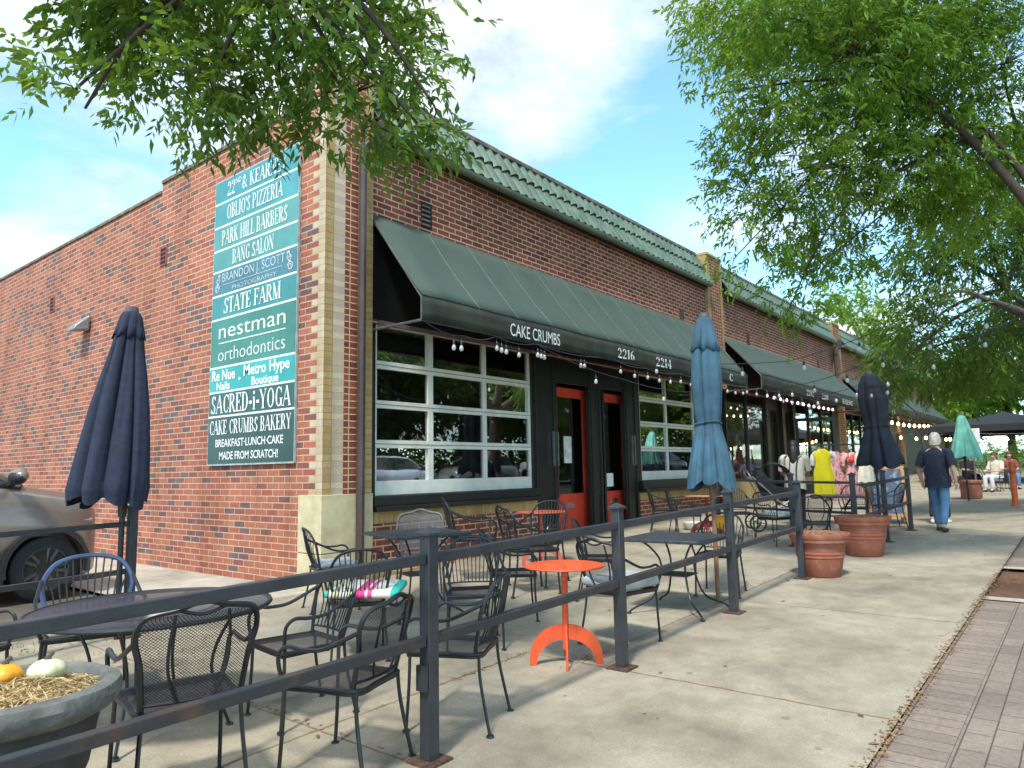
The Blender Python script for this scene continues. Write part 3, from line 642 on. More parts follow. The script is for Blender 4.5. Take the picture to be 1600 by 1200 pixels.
part(G().box(32.42, 36.15, 6.66, 6.72, .1, 3.08), 'black_shopfront', m_black, smooth=0); part(G().box(37.1, 46.45, 6.66, 6.72, .1, 3.05), 'black_shopfront', m_black, smooth=0)
part(G().box(16.37, 25.99, WY - .012, WY - .002, 3.105, 4.3), 'black_backing', m_black, smooth=0); part(G().box(26.91, 36.1, WY - .012, WY - .002, 3.105, 4.3), 'black_backing', m_black, smooth=0)  # black sheets standing in for the shade inside the farther awnings
def dark_door(x0, x1, zb):
    fr = G().box(x0, x0 + .1, 6.8, 6.85, zb, 2.75).box(x1 - .1, x1, 6.8, 6.85, zb, 2.75).box(x0 + .1, x1 - .1, 6.8, 6.85, 2.62, 2.75).box(x0 + .1, x1 - .1, 6.8, 6.85, zb, zb + .35)
    d = part(fr, 'door', m_black, smooth=0)
    G().add([(x0 + .1, 6.82, zb + .35), (x1 - .1, 6.82, zb + .35), (x1 - .1, 6.82, 2.62), (x0 + .1, 6.82, 2.62)], [(0, 1, 2, 3)]).build('door_glass', m_clear, d, smooth=0)
dark_door(19.35, 20.4, .3); dark_door(30.8, 31.6, .4)
for a, b in ((19.1, 19.35), (20.4, 20.62), (21.35, 21.6), (30.6, 30.8), (31.6, 32.4)): part(G().box(a, b, 6.62, 6.73, .2, 3.1), 'shopfront_post', m_black, smooth=0)
part(G().box(19.35, 21.35, 6.7, 6.75, 2.75, 3.1), 'door_header', m_black, smooth=0)
o = part(G().box(0, .09, -.03, .03, .1, 2.3).box(1.0, 1.09, -.03, .03, .1, 2.3).box(.09, 1.0, -.03, .03, 2.2, 2.3).box(.09, 1.0, -.03, .03, .1, .4), 'door', m_black, smooth=0)   # the open shop door
o.matrix_parent_inverse = Matrix.Translation((-4.82, -6.55, 0)); o.location = (21.4, 6.6, .3); o.rotation_euler = (0, 0, R(-68))
# interior: floor, back walls, ceiling
part(G().box(5.2, 36.9, 6.73, 10.3, .03, .1), 'shop_floor', m_floorin, smooth=0)
part(G().box(5.12, 15.5, 10.0, 10.1, .1, 3.3).box(15.4, 15.5, 6.75, 10, .1, 3.3), 'shop_wall', m_int, smooth=0)
part(G().box(15.6, 36.9, 8.6, 8.7, .1, 3.3).box(15.6, 15.7, 6.75, 8.6, .1, 3.3).box(26.2, 26.3, 6.97, 8.6, .1, 3.3), 'shop_back_wall', m_intb, smooth=0)
part(G().box(5.12, 36.9, 6.93, 10.3, 3.3, 3.4), 'shop_ceiling', m_int, smooth=0)
part(G().box(5.12, 46.39, 7.11, 26.9, 5.0, 5.1), 'roof', m_cap, smooth=0)
part(G().box(46.4, 46.5, 6.93, 26.9, -.1, 5.5), 'end_wall', m_side, smooth=0)
part(G().box(5.15, 46.4, 26.9, 27, -.1, 5.1), 'rear_wall', m_side, smooth=0)

# ------------------------------------------------------------------ directory sign on the side wall
sg = thing('directory_sign', 'tall teal directory sign listing shops in white letters on the brick side wall', 'sign', (4.80, 7.98, 1.385))
SINV = Matrix.Translation((-4.80, -7.98, -1.385))
def spart(gm, n, m, **k):
    o = gm.build(n, m, sg, smooth=0, **k); o.matrix_parent_inverse = SINV; return o
YL, YR = 8.93, 7.035
sfn = lambda u, v, w_: (4.778 - w_, YL - u, v)                        # u runs along the sign as it is read
ZS = [5.19, 4.875, 4.545, 4.22, 3.93, 3.60, 3.28, 2.64, 2.315, 2.0, 1.385]
PC = [(.05, .33, .36), (.07, .34, .36), (.10, .33, .29), (.085, .30, .27), (.065, .20, .24), (.045, .26, .25), (.045, .21, .155), (.02, .36, .345), (.018, .085, .075), (.014, .06, .056)]
spart(G().box(4.782, 4.812, YR - .012, YL + .012, 1.373, 5.202), 'sign_board', M('sign_aluminium', (.4, .45, .44), .5))
PAN = []
for i, c in enumerate(PC):
    PAN.append(spart(G().box(4.778, 4.7815, YR, YL, ZS[i + 1] + .012, ZS[i] - .012), 'sign_panel', M('sign_teal_%d' % i, c, .32, var=.12, scale=1.3)))
def words(i, fill, mat=m_signw):
    gm = G(); fill(gm); gm.build('lettering', mat, PAN[i], smooth=0)
gm = G()
for z in ZS[1:-1]: gm.box(4.7775, 4.7812, YR, YL, z - .012, z + .012)
spart(gm, 'divider_line', m_signw)
cW = (YL - YR) / 2
bar = lambda gm, a, b, c, d: gm.add([sfn(a, c, .004), sfn(b, c, .004), sfn(b, d, .004), sfn(a, d, .004)], [(0, 1, 2, 3)])
words(0, lambda gm: (serif_geo(gm, '22', sfn, .30, 4.94, .19, .2), text_geo(gm, 'ND', sfn, .51, 5.06, .07, .13), serif_geo(gm, '& KEARNEY', sfn, .66, 4.94, .19, 1.0)))
for i, s_, z, hh, ww in ((1, "OBLIO'S PIZZERIA", 4.615, .20, 1.28), (2, 'PARK HILL BARBERS', 4.28, .20, 1.50), (3, 'BANG SALON', 3.98, .19, .95), (5, 'STATE FARM', 3.34, .21, 1.30), (8, 'SACRED-i-YOGA', 2.04, .235, 1.78)):
    words(i, lambda gm: serif_geo(gm, s_, sfn, cW, z, hh, ww, 'C'))
words(6, lambda gm: text_geo(gm, 'nestman', sfn, cW, 3.02, .20, 1.50, align='C', bold=-.004)); words(6, lambda gm: text_geo(gm, 'orthodontics', sfn, cW, 2.72, .175, 1.50, align='C', bold=-.012)); words(6, lambda gm: bar(gm, .2, 1.70, 2.95, 2.963))
for s_, u, z, hh, ww in (('Re Nue', .06, 2.47, .13, .56), ('Nails', .18, 2.345, .10, .32), ('.', .70, 2.44, .16, .05), ('Metro Hype', .82, 2.48, .13, .98), ('Boutique', 1.0, 2.345, .10, .58)): words(7, lambda gm: text_geo(gm, s_, sfn, u, z, hh, ww, bold=.022))
words(9, lambda gm: serif_geo(gm, 'CAKE CRUMBS BAKERY', sfn, cW, 1.77, .18, 1.82, 'C')); words(9, lambda gm: text_geo(gm, 'BREAKFAST\u00b7LUNCH\u00b7CAKE', sfn, cW, 1.61, .095, 1.5, align='C', bold=.012)); words(9, lambda gm: text_geo(gm, 'MADE FROM SCRATCH!', sfn, cW, 1.45, .095, 1.3, align='C', bold=.012))
def brandon(gm):
    text_geo(gm, 'BRANDON J. SCOTT', sfn, cW, 3.775, .115, 1.42, align='C', bold=-.008); text_geo(gm, 'PHOTOGRAPHY', sfn, cW + .04, 3.635, .06, 1.0, align='C', bold=-.01); bar(gm, .25, 1.6, 3.73, 3.737)
    for cx, sgn in ((.12, 1), (1.77, -1)):                             # scrolls at both ends of the panel
        for q, (oz, rr_) in enumerate(((3.70, .06), (3.80, .05), (3.86, .03))):
            pts = [(cx + sgn * (.02 * q) + sgn * rr_ * (1 - t / 26) * math.cos(t * .55), oz + rr_ * (1 - t / 26) * math.sin(t * .55)) for t in range(20)]
            for (a, b), (c, d) in zip(pts, pts[1:]):
                n_ = Vector((d - b, a - c)).normalized() * .007
                gm.add([sfn(a + n_.x, b + n_.y, .004), sfn(a - n_.x, b - n_.y, .004), sfn(c - n_.x, d - n_.y, .004), sfn(c + n_.x, d + n_.y, .004)], [(0, 1, 2, 3)])
words(4, brandon, M('pale_lettering', (.6, .68, .7), .6))
lamp = thing('wall_lamp', 'small grey wedge floodlight high on the brick side wall', 'lamp', (4.80, 13.15, 3.85))
G().box(-.02, .02, -.1, .1, -.1, .14).build('back_plate', m_chrome, lamp, bevel=.01)
G().prism([(-.02, .12), (-.02, -.1), (-.26, -.14), (-.22, -.05)], lambda u, v, w_: (u, -.16 + w_, v), .32).build('lamp_housing', M('grey_lamp_metal', (.3, .31, .33), .4, .5), lamp, bevel=.012)

# ------------------------------------------------------------------ awnings
FY = 5.71
def awning(x0, x1, label, words, seams, zv=2.945, zt=3.24, ztop=4.41, opening=True):
    a = thing('awning', label, 'awning', (x0, WY, zv), group='green canvas awnings along the shop fronts')
    inv = Matrix.Translation((-x0, -WY, -zv))
    def ap(gm, n, m, **k):
        o = gm.build(n, m, a, **k); o.matrix_parent_inverse = inv; return o
    nx = max(8, int((x1 - x0) / .4)); rr = random.Random(int(x0 * 10))
    ws = [rr.uniform(-.02, .02) for _ in range(nx + 1)]
    def top(u, v):
        s_ = math.sin(PI * v); k = u * nx; i = min(int(k), nx - 1); wv = ws[i] + (ws[i + 1] - ws[i]) * (k - i)
        return (x0 + (x1 - x0) * u, WY - .01 + (FY - WY) * v, ztop + (zt - ztop) * v - .035 * s_ + wv * s_ + .006 * math.sin(u * 31) * v)
    ap(G().grid(top, nx, 8), 'canopy', m_awn, smooth=60, solid=.006)
    def val(u, v): return (x0 + (x1 - x0) * u, FY - .004 + .008 * math.sin(u * 40) * v, zt + .006 * math.sin(u * 31) + (zv - zt) * v)
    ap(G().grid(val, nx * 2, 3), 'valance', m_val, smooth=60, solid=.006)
    for sx in seams: ap(G().tube([top((sx - x0) / (x1 - x0), v / 8)[0:3] for v in range(9)], .006, 4), 'seam', M('awning_seam', (.22, .29, .23), .8))
    gm = G(); yv = [x0 + (x1 - x0) * k / 4 for k in range(1, 4)]
    for x in yv: gm.box(x - .004, x + .004, FY - .014, FY - .009, zv, zt)
    ap(gm, 'valance_seam', m_under, smooth=0)
    gm = G(); r_ = .016
    for x in (x0 + .02, x1 - .02):
        gm.tube([(x, WY, ztop - .03), (x, FY + .02, zt - .02)], r_).tube([(x, FY + .02, zt - .02), (x, FY + .02, zv)], r_).tube([(x, FY + .02, zv + .01), (x, WY, zv + .01)], r_)
    gm.tube([(x0, FY + .02, zv + .01), (x1, FY + .02, zv + .01)], r_)
    ap(gm, 'awning_frame', m_metalg)
    if words:
        fn = lambda u, v, w_: (u, FY - .012 - w_, v)
        for kind, s_, u, z, hh, ww in words:
            gm = G(); (serif_geo if kind == 's' else text_geo)(gm, s_, fn, u, z, hh, ww); ap(gm, 'lettering', m_signw, smooth=0)
    return a
awning(5.52, 15.42, 'long green awning reading CAKE CRUMBS over the white framed windows', [('t', 'CAKE CRUMBS', 7.09, 2.985, .165, 1.12), ('s', '2216', 9.8, 3.0, .16, .56), ('s', '2214', 11.1, 3.0, .16, .60), ('s', 'C', 14.35, 3.02, .15, .2)],
       [6.5 + .78 * k for k in range(11)])
awning(16.33, 26.02, 'green awning numbered 2212 over the clothes shop windows', [('s', '2212', 19.6, 3.08, .16, .66), ('s', '2210', 21.0, 3.08, .16, .66), ('t', 'RE NUE NAILS', 23.2, 3.08, .15, 1.2)], [], 3.0, 3.34, 4.36)
awning(26.8, 35.3, 'third green awning, past the dark navy umbrella', [('t', '2208', 28.4, 3.14, .16, .6), ('t', '2206', 30.2, 3.14, .16, .6)], [], 3.08, 3.4, 4.4)
awning(35.8, 45.4, 'farthest green awning, beside the mint umbrella', [], [], 3.15, 3.46, 4.4)

# ------------------------------------------------------------------ furniture prototypes (facing +x)
ZSEAT = .38
def leg_geo(p): return G().tube(bez(p, 5), .0088, 6).lathe([(.002, .0), (.02, .002), (.018, .010), (.002, .014)], (p[-1][0], p[-1][1], 0), 10)
def make_chair(kind, iron, mesh, seatm, blue=False):
    t = thing(kind, '', 'chair')
    H2, B0, B1, F = .178, -.17, -.175, .185
    def seat_fn(u, v):
        x = -.18 + .37 * u; hw = (.165 + .03 * u); y = (v - .5) * 2 * hw
        return (x, y, ZSEAT - .012 * math.sin(PI * u) * math.sin(PI * v) + .004)
    G().grid(seat_fn, 8, 8, lambda u, v: (u * .37, v * .37)).build('seat', seatm, t)
    ring = bez([(-.18, -.165, ZSEAT), (0, -.182, ZSEAT), (.175, -.195, ZSEAT), (.192, -.17, ZSEAT), (.196, 0, ZSEAT), (.192, .17, ZSEAT), (.175, .195, ZSEAT), (0, .182, ZSEAT), (-.18, .165, ZSEAT), (-.185, 0, ZSEAT), (-.18, -.165, ZSEAT)], 4)[:-1]
    sf = G().tube(ring, .0095, 6, closed=True)
    for k in range(len(ring)):
        a, b = ring[k], ring[(k + 1) % len(ring)]; sf.add([a, b, (b[0], b[1], b[2] - .022), (a[0], a[1], a[2] - .022)], [(0, 1, 2, 3)])
    sf.build('seat_frame', iron, t)
    slat = kind == 'slat_back_chair'
    top, half = .75, (.205 if slat else .215)
    def bx(y, z):                                                     # wrap and rake of the back
        return -.185 - .10 * (z - ZSEAT) / (top - ZSEAT) ** 1.0 * .37 / .37 + .9 * y * y
    if slat:
        arch = bez([(bx(-.165, ZSEAT), -.165, ZSEAT), (bx(-.19, .51), -.19, .51), (bx(-.20, .61), -.20, .61), (bx(-.155, .705), -.155, .705), (bx(-.08, .742), -.08, .742), (bx(0, top), 0, top), (bx(.08, .742), .08, .742), (bx(.155, .705), .155, .705), (bx(.20, .61), .20, .61), (bx(.19, .51), .19, .51), (bx(.165, ZSEAT), .165, ZSEAT)], 6)
        G().tube(arch, .0125 if blue else .0105, 6).build('back_frame', m_bluechair if blue else iron, t)
        rods = G().tube([(bx(y, .42), y, .42) for y in (-.168, -.08, 0, .08, .168)], .006, 5)
        for k in range(11):
            y0 = -.14 + .028 * k; y1 = y0 * 1.30; zt_ = top - .025 * (abs(y1) / .15) ** 2.2 - .004
            if abs(y1) > .15: zt_ = .708 - (abs(y1) - .15) * 2.1
            rods.tube(bez([(bx(y0, .42), y0, .42), (bx(y0, .55) - .012, y0 * 1.1, .55), (bx(y1, zt_), y1, zt_)], 3), .0042, 5)
        rods.build('backrest', iron, t)
    else:
        arch = bez([(bx(-.165, ZSEAT), -.165, ZSEAT), (bx(-.172, .46), -.172, .46), (bx(-.182, .55), -.182, .55), (bx(-.203, .645), -.203, .645), (bx(-.178, .712), -.178, .712), (bx(-.08, .735), -.08, .735), (bx(-.03, .752), -.03, .752), (bx(0, .756), 0, .756), (bx(.03, .752), .03, .752), (bx(.08, .735), .08, .735),
                    (bx(.178, .712), .178, .712), (bx(.203, .645), .203, .645), (bx(.182, .55), .182, .55), (bx(.172, .46), .172, .46), (bx(.165, ZSEAT), .165, ZSEAT)], 5)
        bf = G().tube(arch, .0115, 6).tube(bez([(bx(-.08, .735), -.08, .733), (bx(0, .715), 0, .712), (bx(.08, .735), .08, .733)], 5), .007, 5).tube([(bx(y, .41), y, .41) for y in (-.165, -.08, 0, .08, .165)], .007, 5)
        for s_ in (-1, 1): bf.tube(bez([(bx(0, .41) - .004, s_ * .06, .41), (bx(.09, .5) - .012, s_ * .095, .51), (bx(.1, .6) - .012, s_ * .10, .61), (bx(.09, .7) - .008, s_ * .088, .718)], 5), .006, 5)
        bf.build('back_frame', iron, t)
        def wid(z):
            for a, b in zip(arch[:len(arch) // 2], arch[1:len(arch) // 2 + 1]):
                if a[2] <= z <= b[2] or b[2] <= z <= a[2]:
                    k = (z - a[2]) / (b[2] - a[2] + 1e-9); return abs(a[1] + (b[1] - a[1]) * k)
            return .1
        def back(u, v):
            z = .412 + (.716 - .412) * v; y = (u - .5) * 2 * max(.03, min(wid(z), .212)); return (bx(y, z), y, z)
        G().grid(back, 12, 22, lambda u, v: ((u - .5) * .42, v * .305)).build('backrest', mesh, t)
    for s_ in (-1, 1):
        leg_geo([(.178, s_ * .19, ZSEAT), (.182, s_ * .196, .2), (.196, s_ * .20, .0)]).build('leg', iron, t)
        leg_geo([(-.178, s_ * .163, ZSEAT), (-.188, s_ * .172, .25), (-.24, s_ * .19, .0)]).build('leg', iron, t)
        G().tube(bez([(.178, s_ * .193, ZSEAT), (.192, s_ * .215, .46), (.186, s_ * .222, .52), (.14, s_ * .225, .552), (.06, s_ * .224, .545), (-.05, s_ * .222, .555), (bx(.2, .62), s_ * .203, .63)], 6), .0095, 6).build('armrest', iron, t)
    return t
slatA = make_chair('slat_back_chair', m_metal, m_mesh, m_meshseat)
meshA = make_chair('mesh_back_chair', m_metal, m_mesh, m_meshseat)
greyA = make_chair('mesh_back_chair', m_metalg, m_meshg, m_meshg)
blueA = make_chair('slat_back_chair', m_metal, m_mesh, m_meshseat, True)
used = set()
def chair(proto, x, y, deg, label, group='wrought iron cafe chairs', k=1.):
    z = g(x, y)
    if proto.name not in used:
        used.add(proto.name); proto.location = (x, y, z); proto.rotation_euler = (0, 0, R(deg)); proto.scale = tuple(k * q for q in proto.scale); tag(proto, label, 'chair', group); return proto
    o = dup(proto, (x, y, z), R(deg), label, group); o.scale = (k, k, k); return o
chair(meshA, 1.52, 2.99, 76, 'mesh back iron chair at the round table, its back to the railing by the urn', k=1.1)
chair(meshA, 2.14, 2.72, 106, 'mesh back iron chair beside the first railing post, turned toward the round table', k=1.0)
chair(slatA, 2.40, 3.44, 172, 'slat back iron chair at the right of the round mesh table, before the side wall')
blueA.scale = (1.2, 1.2, 1.05)
chair(blueA, 1.80, 4.66, 252, 'slat back chair with blue painted hoop and cream cushion behind the round table')
chair(slatA, 1.15, 4.75, 300, 'black iron chair cut off at the left edge of the photo')
chair(slatA, 2.83, 2.68, 114, 'slat back iron chair behind the railing, between first post and orange table')
chair(slatA, 4.02, 3.62, 225, 'slat back iron chair facing the street, behind the first railing post')
chair(slatA, 3.35, 4.12, 55, 'slat back iron chair carrying the striped cushion')
chair(slatA, 4.28, 5.62, -24, 'slat back iron chair with grey cushion against the stone corner base')
chair(greyA, 5.02, 5.22, 226, 'pale grey mesh chair under the shop window, behind the first square table', k=1.13)
chair(slatA, 6.1, 5.5, -42, 'slat back iron chair by the brick wall, left of the faded red table', k=1.22)
chair(meshA, 5.85, 4.50, -30, 'mesh back iron chair in front of the faded red table', k=1.15)
chair(slatA, 6.28, 4.72, 185, 'slat back iron chair in front of the first red door', k=1.15)
chair(meshA, 4.88, 3.95, -48, 'mesh back iron chair between the slat chairs and the orange table')
chair(meshA, 4.66, 2.76, -8, 'mesh back iron chair with grey cushion, behind the second railing post')
chair(slatA, 5.98, 3.72, -62, 'slat back iron chair on the shop side of the second square table')
chair(slatA, 6.72, 2.86, 192, 'slat back iron chair behind the third railing post with a yellow cloth beyond')
chair(slatA, 10.3, 4.9, -50, 'black iron chair standing under the smaller white framed window')
chair(slatA, 10.9, 5.55, -60, 'black iron chair by the wall beside the blue umbrella')
chair(slatA, 11.0, 4.35, 215, 'black iron chair at the wooden topped table behind the divider rail')
chair(slatA, 10.55, 3.62, -20, 'black iron chair with white cushion near the pram')
chair(meshA, 10.1, 2.95, 25, 'black iron chair behind the nearer terracotta pot')
chair(slatA, 12.9, 3.1, 190, 'black iron chair at the dark table beside the dress rack')
chair(slatA, 13.6, 2.75, 120, 'black iron chair at the corner of the farther railing')
def cushion(x, y, z, deg, mat, label, sx=.36, sy=.38, th=.055):
    def sup(u, v):
        a = 2 * PI * u; b = PI * (v - .5); e = .2
        f_ = lambda q: math.copysign(abs(q) ** e, q)
        return (f_(math.cos(b)) * f_(math.cos(a)) * sx / 2, f_(math.cos(b)) * f_(math.sin(a)) * sy / 2, th / 2 + th / 2 * math.copysign(abs(math.sin(b)) ** .7, math.sin(b)) + .004 * math.sin(a * 3))
    o = G().grid(sup, 32, 12).build('cushion', mat, None, smooth=60)
    o.location = (x, y, g(x, y) + z); o.rotation_euler = (0, 0, R(deg)); return tag(o, label, 'cushion')
cushion(1.80, 4.66, .402, 252, m_cushw, 'cream cushion on the blue hooped chair', .42, .43)
cushion(3.42, 4.10, .415, 40, m_stripe, 'white cushion with pink and teal stripes', .56, .52, .06)
cushion(4.29, 5.61, .392, -24, m_cushg, 'grey cushion on the chair against the stone corner base')
cushion(4.68, 2.76, .392, -8, m_cushg, 'pale grey cushion with ties behind the second railing post', .44, .44, .09)
cushion(10.56, 3.62, .392, -20, m_cushw, 'white cushion on the chair near the pram')
sqz = 1.14
o = G().prism([(-.10, .0), (.09, .0), (.08, -.15), (-.07, -.12)], lambda u, v, w_: (-.262 - w_, u, .70 + v), .008).grid(lambda u, v: (-.262 + .03 * v, -.10 + .19 * u, .702 + .008 * math.sin(PI * v)), 8, 4).build('yellow_cloth', M('golden_cloth', (.72, .33, .02), .9, var=.1), None, smooth=60)
o.location = (6.72, 2.86, g(6.72, 2.86) + .02); o.rotation_euler = (0, 0, R(192)); tag(o, 'golden yellow cloth hung over the chair back behind the third railing post', 'cloth')
# round mesh table
def at(x, y, dz=0): return (x, y, g(x, y) + dz)
t = thing('round_table', 'large round black mesh table at the left front', 'table', at(1.82, 3.9))
def disc(u, v):
    a = 2 * PI * u; r_ = .58 * v; return (r_ * math.cos(a), r_ * math.sin(a), .615)
G().grid(disc, 48, 6, lambda u, v: (.58 * v * math.cos(2 * PI * u), .58 * v * math.sin(2 * PI * u))).build('tabletop', m_meshtop, t)
G().tube([(.58 * math.cos(2 * PI * k / 56), .58 * math.sin(2 * PI * k / 56), .608) for k in range(56)], .013, 6, closed=True).tube([(.3 * math.cos(2 * PI * k / 36), .3 * math.sin(2 * PI * k / 36), .60) for k in range(36)], .007, 5, closed=True).build('table_rim', m_metal, t)
for k in range(4):
    a = R(45 + 90 * k); c, s_ = math.cos(a), math.sin(a)
    leg_geo([(c * .5, s_ * .5, .605), (c * .40, s_ * .40, .55), (c * .30, s_ * .30, .3), (c * .40, s_ * .40, .0)]).build('leg', m_metal, t)
# square tables
def square_table(x, y, deg, label):
    t = thing('square_table', label, 'table', at(x, y), R(deg), 'square dark cafe tables')
    G().box(-.38, .38, -.38, .38, .602, .628).build('tabletop', m_tabtop, t, bevel=.006)
    G().box(-.13, .13, -.13, .13, .30, .312).build('shelf', m_tabtop, t, bevel=.004)
    for k in range(4):
        a = R(45 + 90 * k); c, s_ = math.cos(a), math.sin(a)
        leg_geo([(c * .40, s_ * .40, .60), (c * .30, s_ * .30, .585), (c * .17, s_ * .17, .45), (c * .16, s_ * .16, .31), (c * .24, s_ * .24, .12), (c * .42, s_ * .42, .035), (c * .46, s_ * .46, 0)]).build('leg', m_metal, t)
    return t
sq = square_table(4.55, 4.78, -18, 'square dark table near the stone corner base, under the big window')
for x, y, d, l in ((5.86, 2.88, 4, 'square dark table behind the railing, between the second and third posts'), (12.05, 3.15, 15, 'square dark table in front of the dress rack')):
    dup(sq, at(x, y), R(d), l)
sq.scale = (.96, .96, 1.14)
def bistro(x, y, deg, r_, h, mt, mp, label, cr=.24):
    t = thing('bistro_table', label, 'table', at(x, y), R(deg), 'round bistro tables on crescent feet')
    G().grid(lambda u, v: (r_ * v * math.cos(2 * PI * u), r_ * v * math.sin(2 * PI * u), h), 40, 3, lambda u, v: (r_ * v * math.cos(2 * PI * u), r_ * v * math.sin(2 * PI * u))).build('tabletop', mt, t)
    G().tube([(r_ * math.cos(2 * PI * k / 48), r_ * math.sin(2 * PI * k / 48), h - .004) for k in range(48)], .006, 6, closed=True).build('table_rim', mp, t)
    G().tube([(0, 0, h - .004), (0, 0, .10)], .021, 14).build('pedestal', mp, t)
    def cres(dir_):
        poly = []
        for k in range(17):
            a = PI * k / 16; poly.append((cr * math.cos(a), .005 + .255 * math.sin(a) ** .8))
        for k in range(17):
            a = PI * (16 - k) / 16; poly.append(((cr - .045 - .02 * math.sin(a)) * math.cos(a), .0 + (.165) * math.sin(a) ** .85))
        if dir_ == 0: return G().prism(poly, lambda u, v, w_: (u, -.004 + w_, v), .008)
        return G().prism(poly, lambda u, v, w_: (-.004 + w_, u, v), .008)
    cres(0).build('crescent_foot', mp, t, smooth=0)
    G().tube([(0, .021, .25), (0, .12, .16), (0, cr * .9, 0)], .008, 6).tube([(0, -.021, .25), (0, -.12, .16), (0, -cr * .6, .0)], .008, 6).build('stay', mp, t)
    return t
bistro(3.97, 2.77, -53, .262, .635, m_otop, m_orange, 'bright orange round bistro table with a lattice top near the railing')
bistro(7.3, 5.42, -50, .31, .655, m_rtop, m_faded, 'faded red round bistro table under the big shop window', .26)
bistro(10.75, 4.75, -50, .33, .64, M('wood_tabletop', (.42, .27, .12), .6), M('crimson_enamel', (.36, .03, .025), .45), 'wooden topped bistro table on a crimson foot, behind the blue umbrella', .28)
# ------------------------------------------------------------------ railings
def post(par, x, y, z0, h=1.0, sz=.064):
    p = G().box(x - sz / 2, x + sz / 2, y - sz / 2, y + sz / 2, z0, z0 + h).build('post', m_fence, par, bevel=.004)
    G().add([(x - .046, y - .046, z0 + h), (x + .046, y - .046, z0 + h), (x + .046, y + .046, z0 + h), (x - .046, y + .046, z0 + h), (x - .046, y - .046, z0 + h + .012), (x + .046, y - .046, z0 + h + .012), (x + .046, y + .046, z0 + h + .012), (x - .046, y + .046, z0 + h + .012), (x, y, z0 + h + .04)],
            [(0, 3, 2, 1), (0, 1, 5, 4), (1, 2, 6, 5), (2, 3, 7, 6), (3, 0, 4, 7), (4, 5, 8), (5, 6, 8), (6, 7, 8), (7, 4, 8)]).build('post_cap', m_fence, p, smooth=0)
    G().box(x - .075, x + .075, y - .075, y + .075, z0, z0 + .012).build('base_plate', m_rustp, p, smooth=0)
    return p
def railing(label, pts, hs=(.46, .85), posts=None, wd=.045, topm=None):
    f = thing('railing', label, 'railing', (0, 0, 0), group='black metal railings around the patio')
    for i, (x, y) in enumerate(pts):
        if posts is None or i in posts: post(f, x, y, g(x, y))
    for (x0, y0), (x1, y1) in zip(pts, pts[1:]):
        dv = Vector((x1 - x0, y1 - y0)).normalized() * .038
        for h in hs:
            G().beam((x0 + dv.x, y0 + dv.y, g(x0, y0) + h), (x1 - dv.x, y1 - dv.y, g(x1, y1) + h), wd, wd).build('rail', m_rust if h < .6 else m_fence, f, bevel=.004)
    return f
railing('long black street side railing from the stone urn to the first terracotta pot', [(-.6, 2.44), (2.39, 2.43), (4.10, 2.43), (6.0, 2.45), (7.93, 2.47)], (.53, .895), {1, 2, 3, 4})
railing('black railing by the car, with the navy umbrella tied to it', [(-1.2, 5.35), (2.62, 6.04)], (.51, .88), {1}, .04)
railing('black divider rail running from the street to the clothes shop, past the pram', [(10.36, 2.5), (10.5, 3.35), (10.72, 4.55)], (.5, .9), None, .035)
railing('short black railing behind the farther terracotta pot', [(10.36, 2.38), (11.55, 2.37), (13.29, 2.36)], (.46, .86), {1, 2})
bpy.data.objects['railing'].location = (0, 0, 0)
gm = G().box(2.335, 2.352, 2.40, 2.46, .27, .38)
o = gm.build('hinge', m_fence, bpy.data.objects['railing'], smooth=0)
